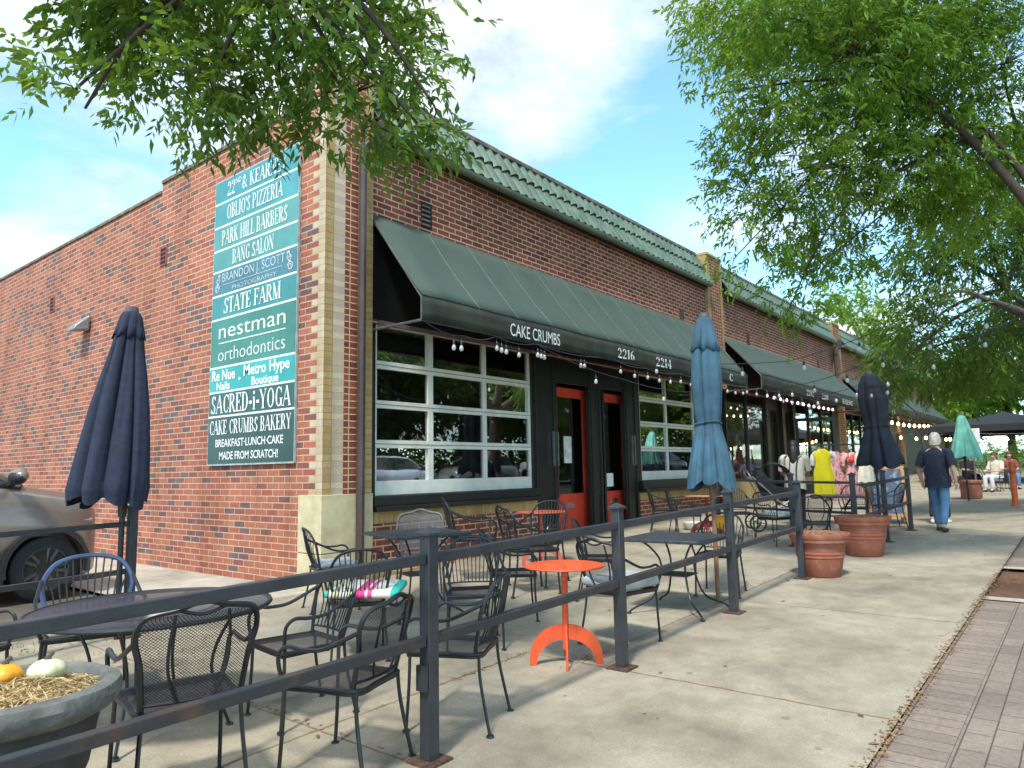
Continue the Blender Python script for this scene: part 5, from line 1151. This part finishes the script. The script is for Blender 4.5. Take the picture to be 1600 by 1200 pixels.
def garment(name, label, x, y, z, deg, mat, ln, w0=.17, w1=.2, sleeve=0., seed=0):
    t = thing(name, label, 'garment', (x, y, z), R(deg)); rr = random.Random(seed)
    ph = rr.uniform(0, 6)
    def f(u, v):
        a = 2 * PI * u; w_ = (.05 + (w0 - .05) * min(1, v * 9) if v < .11 else w0 * (1 - .22 * math.sin(min(1, (v - .11) / .4) * PI)) + (w1 - w0) * max(0, v - .3) / .7)
        k = 1 + (.10 * math.sin(a * 7 + ph) + .06 * math.sin(a * 4 + 2 * ph)) * v
        return (.055 * math.sin(a) * k * (1 + v * .5), w_ * math.cos(a) * k, -.02 - ln * v + .012 * math.sin(a * 6 + ph) * v)
    G().grid(f, 56, 18).build('cloth', mat, t, smooth=75)
    if sleeve:
        for s_ in (-1, 1): G().tube(bez([(0, s_ * w0 * .8, -.06), (0, s_ * (w0 + .06), -.16), (0, s_ * (w0 + .07), -.06 - sleeve)], 4), [.05] * 4 + [.04] * 5, 10).build('sleeve', mat, t)
    G().tube(bez([(0, -.16, -.045), (0, 0, .0), (0, .16, -.045)], 5), .006).tube(bez([(0, 0, 0), (0, 0, .04), (0, .02, .06), (0, 0, .08)], 3), .004).build('hanger', m_metal, t); return t
zr = g(13.55, 3.55)
garment('dress', 'bright yellow sleeveless dress on the end of the garment rack', 12.86, 3.55, zr + 1.36, -140, m_yel, .78, .165, .17, 0, 1)
garment('shirt', 'pale grey patterned blouse hanging behind the yellow dress', 13.32, 3.66, zr + 1.34, -125, m_palegrey, .66, .17, .2, .22, 2)
garment('dress', 'pink floral dress hanging in the middle of the garment rack', 13.55, 3.52, zr + 1.32, -132, m_pinkc, .86, .17, .24, .18, 3)
garment('dress', 'pink floral dress hanging right of the middle one', 13.74, 3.28, zr + 1.30, -120, m_pinkc, .82, .17, .22, .2, 4)
garment('shirt', 'cream patterned blouse near the street end of the garment rack', 13.9, 3.12, zr + 1.32, -110, m_cream, .55, .17, .2, .2, 5)
garment('shirt', 'red blouse hanging last on the garment rack', 13.82, 3.26, zr + 1.28, -100, M('red_cloth', (.6, .06, .04), .85), .8, .14, .16, .1, 6)
def mannequin(x, y, mat, label, ln):
    t = thing('dress_form', label, 'dress form', (x, y, g(x, 6.6) + .08))
    G().lathe([(.001, 0), (.16, 0), (.16, .02), (.02, .03), (.018, .85), (.12, .9), (.145, 1.0), (.10, 1.18), (.14, 1.36), (.13, 1.46), (.05, 1.52), (.04, 1.62), (.001, 1.63)], n=24).build('torso', m_cream, t)
    G().lathe([(.27, 1.42 - ln), (.22, .95), (.155, 1.05), (.11, 1.18), (.15, 1.34)], n=48, wob=lambda a, i: (.06 * math.sin(a * 9) if i < 2 else 0)).build('dress', mat, t, smooth=70)
mannequin(18.75, 7.35, m_coral, 'dress form in a coral dress inside the clothes shop window', .95); mannequin(18.15, 7.5, m_plum, 'dress form in a plum dress inside the clothes shop window', 1.0)

# ------------------------------------------------------------------ festoon lights
def festoon(label, pts, n_or_pos, sagd, mat=None, drop=.07, r_=.0055, wire_col=None, s_=1.):
    t = thing('string_light', label, 'string lights', pts[0]); base = Vector(pts[0]); path = []
    for a, b in zip(pts, pts[1:]): path += sag(Vector(a) - base, Vector(b) - base, sagd, 14)[:-1 if b != pts[-1] else None]
    G().tube(path, r_, 5).build('wire', wire_col or m_metal, t)
    tot = [0]
    for a, b in zip(path, path[1:]): tot.append(tot[-1] + (b - a).length)
    pos = n_or_pos if isinstance(n_or_pos, list) else [(k + .5) / n_or_pos for k in range(n_or_pos)]
    for q in pos:
        d = q * tot[-1]; i = max(j for j in range(len(tot)) if tot[j] <= d + 1e-9); i = min(i, len(path) - 2); k = (d - tot[i]) / (tot[i + 1] - tot[i] + 1e-9); p = path[i].lerp(path[i + 1], k)
        so = CH.get(('so', s_, drop))
        if so is None:
            so = G().tube([(0, 0, 0), (0, 0, -drop)], .004, 5).lathe([(.012, -drop), (.019, -drop - .012), (.019, -drop - .055), (.014, -drop - .06)], n=10).build('socket', m_metal); CH[('so', s_, drop)] = so
        else: so = so.copy(); COL.objects.link(so)
        so.parent = t; so.location = p; so.scale = (s_ * .85,) * 3
        key = ('bu', s_, drop, mat.name if mat else '')
        bu = CH.get(key)
        if bu is None:
            bu = G().lathe([(.012, -drop - .058), (.022, -drop - .075), (.030, -drop - .10), (.026, -drop - .125), (.012, -drop - .138), (.001, -drop - .14)], n=14).build('bulb', mat or m_bulb); CH[key] = bu
            if not mat:
                fl = G().lathe([(.001, -drop - .06), (.006, -drop - .062), (.008, -drop - .10), (.001, -drop - .115)], n=8).build('filament_stem', m_signw, bu)
        else:
            src = bu; bu = src.copy(); COL.objects.link(bu)
            for ch in src.children: c2 = ch.copy(); COL.objects.link(c2); c2.parent = bu
        bu.parent = so; bu.location = (0, 0, 0)
    return t
festoon('string of clear bulbs under the edge of the long green awning, above the big window', [(5.56, 5.70, 2.93), (6.0, 5.5, 2.80), (6.75, 5.66, 2.92), (7.6, 5.66, 2.93), (9.2, 5.66, 2.93)], [.10, .125, .35, .375, .40, .47, .58, .60, .62, .86, .885], .045)
festoon('string of clear bulbs looping from the awning above the red doors to the smaller window', [(7.6, 5.66, 2.93), (8.8, 5.1, 2.52), (10.7, 4.85, 2.44), (12.1, 5.3, 2.6), (13.4, 5.66, 2.92)], [.16, .40, .60, .66, .74, .8, .88, .94], .05)
festoon('string of clear bulbs under the awning edge above the number 2214', [(9.6, 5.66, 2.95), (10.6, 5.64, 2.90), (12.0, 5.66, 2.94), (13.6, 5.66, 2.95), (15.2, 5.66, 2.96)], 13, .04)
festoon('uppermost string of clear bulbs climbing from the awning to the street tree', [(9.75, 5.6, 2.96), (9.9, 3.1, 2.66), (10.2, 1.6, 3.15), (10.4, -.1, 3.75)], [.10, .32, .46, .58, .70, .82, .94], .06)
festoon('middle string of clear bulbs crossing the patio to the street tree', [(14.8, 5.6, 2.98), (12.0, 3.6, 2.55), (10.9, 1.9, 2.85), (10.5, -.1, 3.45)], 11, .07)
festoon('lowest string of clear bulbs from the second awning to the dark navy umbrella', [(16.6, 5.6, 3.0), (14.2, 4.2, 2.56), (12.05, 2.55, 2.52), (10.6, -.05, 3.25)], 11, .06)
festoon('loop of clear bulbs wound round the top of the dark navy umbrella', [(11.8, 2.6, 2.42), (12.0, 2.3, 2.46), (12.3, 2.5, 2.44)], 3, .02)
festoon('short string of lilac lights along the second awning edge', [(16.5, 5.75, 2.99), (18.4, 5.76, 2.98)], 4, .02, m_purp, .03, .004, None, 1.0)
festoon('long string of rosy lights along the second awning edge', [(18.4, 5.78, 2.98), (22.6, 5.78, 2.98)], 9, .02, m_pinkb, .03, .004, None, 1.1)
festoon('small lights glowing inside the clothes shop window', [(16.6, 7.0, 2.62), (19.0, 7.0, 2.70)], 5, .03, m_pinkb, .03, .004)
festoon('warm glowing bulbs under the farthest awnings', [(27.5, 5.3, 2.86), (33.0, 5.0, 2.9), (40, 4.9, 3.0)], 16, .05, m_warm, .03, .008, None, 1.7)
festoon('warm glowing bulbs along the front of the black tent', [(27.5, 4.4, 2.28), (29.2, 3.0, 2.22), (29.4, .9, 2.2)], 9, .05, m_warm, .03, .008, None, 1.6)
festoon('warm glowing bulbs deep in the tent', [(28.5, 5.4, 2.35), (33.0, 3.2, 2.3)], 6, .05, m_warm, .03, .008, None, 1.6)

# ------------------------------------------------------------------ far end of the pavement
t = thing('canopy_tent', 'black pop-up tent on slim posts over tables at the far end', 'tent', at(32.6, 2.4))
def roof(u, v):
    x = (u - .5) * 6.4; y = (v - .5) * 4.6; k = max(abs(x) / 3.2, abs(y) / 2.3); return (x, y, 2.62 - .62 * k ** .85)
G().grid(roof, 16, 12).build('canopy', m_tent, t, smooth=20, solid=.01)
gm = G()
for a, b in (((-3.2, -2.3), (3.2, -2.3)), ((3.2, -2.3), (3.2, 2.3)), ((3.2, 2.3), (-3.2, 2.3)), ((-3.2, 2.3), (-3.2, -2.3))): gm.beam((*a, 1.9), (*b, 1.9), .012, .22)
gm.build('valance', m_tent, t, smooth=0)
for x, y in ((-3.15, -2.25), (3.15, -2.25), (-3.15, 2.25), (3.15, 2.25), (0, -2.25), (0, 2.25)): G().box(x - .03, x + .03, y - .03, y + .03, 0, 2.0).build('post', m_metal, t, smooth=0)
G().box(-.95, -.87, -1.7, -1.62, 0, 2.0).build('post', m_wood, t, smooth=0)
t = thing('bollard', 'orange painted pavement bollard near the right edge', 'bollard', at(19.45, 1.36))
G().lathe([(.001, 0), (.10, 0), (.10, .02), (.06, .025), (.06, .9), (.05, .96), (.001, .98)], n=20).build('bollard_post', M('orange_bollard_paint', (.75, .14, .03), .55), t)
G().lathe([(.0615, .70), (.0635, .705), (.0635, .78), (.0615, .785)], n=20).build('band', M('dull_orange_band', (.5, .10, .03), .6), t)
t = thing('notice_sign', 'small white sign on a thin post near the mint umbrella', 'sign', at(24.6, 2.6))
G().box(-.02, .02, -.02, .02, 0, 1.5).build('post', m_metalg, t, smooth=0); G().box(-.03, -.021, -.2, .2, 1.45, 1.85).build('sign_plate', M('pale_sign_face', (.75, .68, .68), .6), t, smooth=0, bevel=.003)
t = thing('planter_box', 'square terracotta planter on the pavement by the mint umbrella', 'planter', at(22.0, 2.45))
G().box(-.22, .22, -.22, .22, 0, .42).box(-.25, .25, -.25, .25, .38, .46).build('planter_body', m_terra, t, bevel=.02); G().box(-.2, .2, -.2, .2, .44, .465).build('soil', m_chips, t, smooth=0)
t = thing('sandwich_board', 'wooden framed pavement board leaning beside the short railing', 'board', at(14.5, 2.95), R(200))
for s_ in (-1, 1):
    gm = G(); f_ = lambda u, v, w_: (s_ * (.26 - .22 * v / 1.02) + w_, u, v)
    for a, b, c, d in ((-.32, -.26, 0, 1.02), (.26, .32, 0, 1.02), (-.26, .26, .96, 1.02), (-.26, .26, .12, .18)): gm.prism([(a, c), (b, c), (b, d), (a, d)], f_, .03)
    gm.build('board_frame', m_wood, t, smooth=0); G().prism([(-.26, .18), (.26, .18), (.26, .96), (-.26, .96)], lambda u, v, w_: f_(u, v, w_ + .008), .012).build('board_panel', M('chalk_blue_panel', (.05, .08, .13), .7, var=.5, scale=9, col2=(.3, .34, .4), ramp_=(.52, .7)), t, smooth=0)
t = thing('wall_menu', 'white outlined menu frame on the dark wall beyond the third awning', 'sign', (33.6, 6.60, 1.6))
G().box(-.45, -.33, -.02, .0, 0, .9).box(.33, .45, -.02, 0, 0, .9).box(-.33, .33, -.02, 0, 0, .12).build('frame', m_signw, t, smooth=0)
t = thing('far_house', 'low tan brick house behind the trees beyond the shops', 'house', (62, 12, g(62, 12)))
G().box(-5, 5, -4, 4, -.2, 3).build('wall', M('tan_house_brick', (.32, .2, .13), .9), t, smooth=0)
rf = G().add([(-5.5, -4.5, 3), (5.5, -4.5, 3), (5.5, 4.5, 3), (-5.5, 4.5, 3), (-5.5, 0, 5.2), (5.5, 0, 5.2)], [(0, 1, 5, 4), (2, 3, 4, 5), (0, 4, 3), (1, 2, 5), (0, 3, 2, 1)]).build('roof', M('dark_shingle', (.08, .07, .065), .9), t, smooth=0)
G().box(-5.03, -5.001, -2.6, -1.2, .9, 2.1).box(-5.03, -5.001, 1.0, 2.4, .9, 2.1).build('window', m_glassd, t, smooth=0); G().box(-5.03, -5.001, -.6, .3, 0, 2.1).build('door', m_redp, t, smooth=0)

# ------------------------------------------------------------------ trees
def leaves(name, mat, ells, n, ln, seed, parent, pairs=3, droop=.45, wid=.30, surf=.45):
    """pinnate leaves: every leaflet a small folded blade, gathered along short stalks through the crown's volume"""
    rg = np.random.default_rng(seed); E_ = np.array(ells, float); w_ = E_[:, 3] ** 2 * E_[:, 4]; w_ /= w_.sum()
    K = max(4, n // 15); kc = rg.choice(len(E_), K, p=w_); kd = rg.normal(size=(K, 3)); kd /= np.linalg.norm(kd, axis=1)[:, None]
    KP = E_[kc, :3] + kd * (rg.random(K) ** surf)[:, None] * np.stack([E_[kc, 3], E_[kc, 3], E_[kc, 4]], 1)
    own = rg.integers(0, K, n); ci = kc[own]; d = kd[own]
    P0 = KP[own] + rg.normal(size=(n, 3)) * np.array([1, 1, .8]) * ln * 1.55
    st = d * .7 + rg.normal(size=(n, 3)) * .55; st[:, 2] -= droop; st /= np.linalg.norm(st, axis=1)[:, None]
    up = np.array([0, 0, 1.]); sd = np.cross(st, up + rg.normal(size=(n, 3)) * .35); sd /= np.linalg.norm(sd, axis=1)[:, None]
    V = []; T = []; tint = np.clip(.45 + .16 * rg.normal(size=n) + .12 * rg.normal(size=len(E_))[ci] + .16 * rg.normal(size=K)[own], 0, 1)
    for k in range(2 * pairs + 1):
        m = k // 2; last = k == 2 * pairs; s_ = 1 if k % 2 else -1
        base = P0 + st * (ln * (.55 + .75 * m) if not last else ln * (.55 + .75 * pairs))[..., None] if False else P0 + st * (ln * (.4 + .55 * m))
        dr = st * .75 + (0 if last else 1) * sd * s_ * .75 + rg.normal(size=(n, 3)) * .22; dr[:, 2] -= droop * .5; dr /= np.linalg.norm(dr, axis=1)[:, None]
        L_ = ln * (rg.uniform(.55, 1.2, n) * (1 + .15 * rg.normal(size=K)[own].clip(-1.5, 1.5)))[:, None]; nn = np.cross(dr, sd + up * .7 + rg.normal(size=(n, 3)) * .3); nn /= np.linalg.norm(nn, axis=1)[:, None] + 1e-9
        up2 = np.cross(nn, dr); W = L_ * wid * .5
        V.append(np.stack([base, base + dr * L_ * .42 + nn * W + up2 * W * .35, base + dr * L_ - np.array([0, 0, 1.]) * L_ * .12, base + dr * L_ * .42 - nn * W + up2 * W * .35], 1))
        T.append(np.clip(tint + .1 * rg.normal(size=n), 0, 1))
    V = np.concatenate(V).reshape(-1, 3); T = np.repeat(np.concatenate(T), 4); q = len(V) // 4
    me = bpy.data.meshes.new(name); me.vertices.add(len(V)); me.vertices.foreach_set('co', V.ravel())
    idx = np.arange(q)[:, None] * 4 + np.array([0, 1, 2, 0, 2, 3]); me.loops.add(q * 6); me.loops.foreach_set('vertex_index', idx.ravel().astype(np.int32))
    me.polygons.add(q * 2); me.polygons.foreach_set('loop_start', np.arange(q * 2, dtype=np.int32) * 3); me.polygons.foreach_set('loop_total', np.full(q * 2, 3, np.int32))
    at_ = me.attributes.new('tint', 'FLOAT', 'POINT'); at_.data.foreach_set('value', T.astype(np.float32)); me.materials.append(mat); me.update(); me.validate()
    o = bpy.data.objects.new(name, me); COL.objects.link(o); o.parent = parent
    return o, (KP, kc)
def tree(label, base, fork, ells, mat, n, ln, seed, r0=.17, pairs=3, droop=.45, twigs=.05, group=None, limbs=None, wid=.30, surf=.45, cat='tree', kind_='tree'):
    t = thing(kind_, label, cat, base, 0, group); b = Vector(base); rr = random.Random(seed)
    E_ = [(e[0] - b.x, e[1] - b.y, e[2] - b.z, e[3], e[4]) for e in ells]; fk = Vector(fork) - b
    tr = G().tube(bez([(0, 0, -.1), (.02, .01, fk.z * .4), tuple(fk * .85 + Vector((0, 0, fk.z * .08))), tuple(fk)], 5), [r0 * (1.35 if i == 0 else 1.12 if i == 1 else 1 - .03 * i) for i in range(16)], 12)
    br = G()
    hub = [Vector(q) - b for q in (limbs or [])]
    for h in hub:
        mid = fk.lerp(h, .5) + Vector((rr.uniform(-.1, .1), rr.uniform(-.1, .1), .18 * (h - fk).length * .4)); p = bez([fk, mid, h], 7)
        br.tube(p, [r0 * (.55 - .38 * i / (len(p) - 1)) for i in range(len(p))], 8)
    src = hub or [fk]
    lo, (KP, kc) = leaves('crown', mat, E_, n, ln, seed, t, pairs, droop, wid, surf)
    for j, e in enumerate(E_):
        c = Vector(e[:3]); s0 = min(src, key=lambda h: (h - c).length); L_ = (c - s0).length
        mid = s0.lerp(c, .5) + Vector((rr.uniform(-.12, .12) * L_, rr.uniform(-.12, .12) * L_, .10 * L_)); p = bez([s0, mid, c], 5); a = r0 * .17
        br.tube(p, [max(.006, a * (1 - .72 * i / (len(p) - 1))) for i in range(len(p))], 6)
        mine = np.where(kc == j)[0]; frac = min(1., max(twigs * 20, 8 / max(1, len(mine))))
        for q in mine:
            if rr.random() > frac: continue
            e2 = Vector(KP[q]); k = min(p[len(p) // 3:], key=lambda z_: (z_ - e2).length)
            if (e2 - k).length < .05: continue
            br.tube(bez([k, k.lerp(e2, .5) + Vector((rr.uniform(-.05, .05), rr.uniform(-.05, .05), .10 * (e2 - k).length)), e2], 3), [.007 * a / .03 + .003, .006, .0055, .005, .004, .003, .002], 4, cap=False)
    to = tr.build('trunk', m_bark, t); br.build('branches', m_twig if r0 < .2 else m_bark, to, smooth=60)
    return t
LIFT = .13
LEFT = [[1.39, 4.18, 3.17, .26, .15], [1.56, 4.35, 3.67, .49, .26], [1.7, 3.85, 3.69, .61, .25], [1.82, 3.48, 3.14, .32, .25], [2.23, 3.45, 3.21, .39, .26], [2.41, 3.04, 3.31, .34, .28], [2.58, 3.21, 3.85, .46, .31], [2.54, 2.57, 3.17, .2, .22], [2.67, 2.8, 3.72, .15, .18],
        [1.93, 3.12, 3.5, .53, .27], [1.82, 3.61, 4.11, 1.08, .29], [2.58, 2.97, 4.24, .34, .26], [1.85, 4.33, 3.58, .42, .22], [2.53, 2.78, 3.07, .22, .14]]
LEFT = [[a, b, c + (LIFT + .06 if a < 2.3 else .06), d, e * .9] for a, b, c, d, e in LEFT] + [[2.57, 2.66, 3.10, .22, .14], [2.46, 2.92, 3.16, .28, .16], [1.5, 4.3, 3.35, .3, .16]]
tree('street tree with long leaves, its branch hanging over the sign corner of the shop', (-1.3, -.5, g(-1.3, -.5)), (-1.1, -.1, 3.4), LEFT, m_leafL, 2350, .076, 3, .16, 3, .42, .04, 'street trees along the kerb', [(1.0, 2.6, 4.5), (1.9, 3.2, 4.0)], .38)
RIGHT = [[7.36, 2.78, 6.01, .61, .5], [7.08, 2.95, 5.27, .30, .26], [7.36, 2.33, 5.02, .66, .58], [7.83, 2.83, 4.38, .42, .40], [7.73, 2.39, 4.01, .72, .44], [7.62, 1.6, 5.44, 1., .8], [8.34, 1.84, 4.56, 1., .72], [8.58, 2.4, 3.47, .55, .40], [8.27, 2.56, 2.98, .38, .24],
         [8.37, .94, 5.74, 1.02, .82], [8.95, 1.03, 4.83, 1., .8], [9.08, 2., 3.97, .7, .42], [8.67, .32, 5.34, .73, .8], [9.44, .52, 4.32, .72, .7], [6.89, 2.12, 5.79, .78, .39], [8.08, 1.13, 6.56, 2.3, .61], [7.66, 2.88, 3.59, .34, .24]]
tree('big leafy street tree overhanging the roof and railing from the mulch bed', (8.75, -.25, g(8.75, -.25)), (8.8, -.2, 2.9), RIGHT, m_leafR, 12500, .076, 11, .115, 3, .5, .028, 'street trees along the kerb', [(8.5, .5, 4.6), (9.1, .3, 4.9), (8.1, 1.2, 5.3)], .33)
THIRD = [(14.6, 1.6, 4.9, 1.2, .8), (13.6, 1.9, 4.0, .8, .4), (15.3, 2.3, 3.7, 1.0, .55), (16.5, 1.5, 3.7, 1.1, .5), (17.5, 2.4, 3.2, 1.0, .45), (14.4, 2.5, 3.1, .6, .4), (17.8, .6, 4.4, 1.2, .9), (16.0, .4, 5.4, 1.4, .9), (18.5, 1.6, 3.0, .9, .4), (16.2, 3.2, 3.0, .9, .45), (19.2, .9, 3.5, 1., .6), (15.0, 1.0, 6.2, 1.5, .8)]
tree('street tree with a dark drooping limb beyond the dark navy umbrella', (16.1, -.3, g(16.1, -.3)), (16.0, -.1, 2.9), THIRD, m_leafD, 5200, .12, 21, .24, 3, .7, .05, 'street trees along the kerb', [(13.2, 1.0, 3.75), (15.2, .9, 4.3), (17.4, .8, 3.8)])
def round_tree(label, x, y, h, cr, mat, n, ln, seed, group):
    rr = random.Random(seed); z = g(x, y); es = []
    for k in range(11):
        a = rr.uniform(0, 6.28); q = rr.uniform(.2, .75); es.append((x + cr * q * math.cos(a), y + cr * q * math.sin(a), z + h * rr.uniform(.30, .9), cr * rr.uniform(.32, .5), h * rr.uniform(.10, .17)))
    return tree(label, (x, y, z), (x + .1, y, z + h * .34), es, mat, n, ln, seed, .17 * h / 7, 2, .3, .01, group, None, .5, .4)
BG = [(47, 9.5, 12, 4.6, m_leafF, 'tall bright green tree behind the far end of the shops'), (58, 15, 14, 5.5, m_leafF, 'tall tree rising above the tiled roof line in the distance'), (52, 3.5, 11, 4.5, m_leafF, 'sunlit tree beyond the black tent'), (37, -1.0, 9, 3.6, m_leafF, 'broad bright tree at the right edge beyond the orange bollard'),
      (66, -3, 13, 6, m_leafF, 'large pale tree at the far end of the street'), (60, 8, 10, 5, m_leafD, 'dark tree in front of the far house'), (28, -2.2, 8.5, 3.2, m_leafF, 'street tree leaning in over the black tent from the right'), (45, -14, 12, 5, m_leafF, 'tree on the far side of the street at the right edge')]
for i, (x, y, h, cr, m, l) in enumerate(BG): round_tree(l, x, y, h, cr, m, 2300, .30 if x > 40 else .2, 40 + i, 'trees beyond the shops')
for i, (x, y, h) in enumerate(((18, -14, 9), (24, -13.4, 8), (30, -14, 9.5), (37, -13.5, 8.5), (50, -14.2, 9), (58, -13.5, 9))):
    round_tree('tree across the street, seen only in the shop glass', x, y, h + 2, 4.6, m_leafX, 2200, .36, 60 + i, 'trees across the street')
for i, (x, y, h) in enumerate(((24, -22, 12), (31, -23, 13), (38, -22, 12), (45, -23, 13), (54, -22, 12), (63, -23, 13), (71, -22, 12), (79, -23, 12))):  # second row, added out of view to darken the window reflections
    round_tree('tall backdrop tree added behind the far lawn to darken the shop glass', x, y, h, 5.2, m_leafX, 2000, .45, 160 + i, 'added backdrop trees behind the far lawn')
hd_ = [(20 + 2.2 * k, -17.5 + .3 * math.sin(k), 1.2, 1.6, 1.3) for k in range(24)]
tree('long hedge added across the street as a dark backdrop for the shop glass', (44, -17.5, g(44, -17.5)), (44, -17.5, g(44, -17.5) + .6), [(a, b, c + g(a, b), d, e) for a, b, c, d, e in hd_], m_leafX, 5200, .30, 199, .06, 2, .2, .002, None, None, .5, .4, 'hedge', 'hedge')  # added out of view; closes the bright gap in the window reflections
def shrub(label, x, y, rx, rz, seed, mat=m_leafD, n=700):
    z = g(x, y); es = [(x + math.cos(k * 1.3) * rx * .5, y + math.sin(k * 1.3) * rx * .5, z + rz * (.45 + .12 * math.sin(k * 2.1)), rx * .6, rz * .5) for k in range(5)]
    return tree(label, (x, y, z), (x, y, z + rz * .25), es, mat, n, .12, seed, .05, 2, .1, .01, 'shrubs beyond the black tent', None, .5, .4, 'shrub', 'shrub')
for i, (x, y, rx, rz) in enumerate(((44, 1.5, 1.6, 1.8), (48, 4.5, 2.0, 2.2), (50, -.2, 1.5, 1.6))):
    shrub(('rounded shrub at the end of the pavement behind the tent', 'larger shrub behind the mint umbrella at the end of the shops', 'low shrub at the right edge beyond the tent')[i], x, y, rx, rz, 80 + i, (m_leafD, m_leafD, m_leafF)[i])

# ------------------------------------------------------------------ litter on the ground
def litter(name, mat, spots, size, label, seed, curl=.4):
    rr = random.Random(seed); gm = G()
    for x, y, sx, sy, n in spots:
        for _ in range(n):
            px, py = rr.gauss(x, sx) if sx < 1.5 else rr.uniform(x - sx, x + sx), rr.gauss(y, sy); z = g(px, py) + .004; a = rr.uniform(0, 6.28); s_ = size * rr.uniform(.5, 1.4)
            c, d = math.cos(a) * s_, math.sin(a) * s_; h = s_ * curl * rr.random()
            gm.add([(px - c, py - d, z), (px + d * .4, py - c * .4, z + h), (px + c, py + d, z + h * .4), (px - d * .4, py + c * .4, z + h * .7)], [(0, 1, 2, 3)])
    o = gm.build(name, mat, None, smooth=0); tag(o, label, 'litter', kind='stuff'); return o
m_dry = M('dry_leaf', (.30, .17, .07), .9, var=.4, scale=40)
litter('dry_leaves', m_dry, [(1.9, 5.25, .55, .2, 420), (2.4, 6.2, .8, .12, 260), (5.0, .845, 4.2, .022, 1500), (10.5, .845, 3.5, .02, 500), (8.7, .2, .5, .4, 500), (4.2, 2.75, .10, .03, 60), (7.2, 2.77, .3, .03, 70), (3.6, 3.17, .4, .02, 90), (2.35, 3.6, .02, .6, 60), (5.0, 6.45, .8, .05, 120), (12, 6.5, 2, .05, 120)], .012, 'brown dry leaf crumbs gathered along the pavement edges', 3)
litter('dry_leaves', m_dry, [(5, 2.2, 3, 1.2, 34), (10, 2, 3, .8, 26), (6, 4.5, 2.5, .8, 26)], .022, 'single dry leaves scattered over the open pavement', 4, .8)
gm = G(); rr = random.Random(9)
for x, y, s_, n in ((5.0, 4.05, .07, 60), (1.5, 6.25, .5, 90), (4.7, 7.5, .04, 30), (8.6, .5, .4, 60)):
    for _ in range(n):
        px, py = rr.gauss(x, s_), rr.gauss(y, s_ * .4); z = g(px, py); a = rr.uniform(0, 6.28); h = rr.uniform(.015, .05)
        gm.add([(px - .003, py, z), (px + .003, py, z), (px + math.cos(a) * .02, py + math.sin(a) * .02, z + h)], [(0, 1, 2)])
tag(gm.build('weeds', M('weed_green', (.12, .22, .03), .8), None, smooth=0), 'small green weeds in the pavement cracks', 'weeds', kind='stuff')

# ------------------------------------------------------------------ survey units to metres, once, for every top-level object
for o in list(scene.objects):
    if o.parent is None and o.type in ('MESH', 'EMPTY'):
        o.location = Vector(o.location) * SCALE; o.scale = Vector(o.scale) * SCALE
scene.cycles.use_adaptive_sampling = True
bpy.context.view_layer.update()
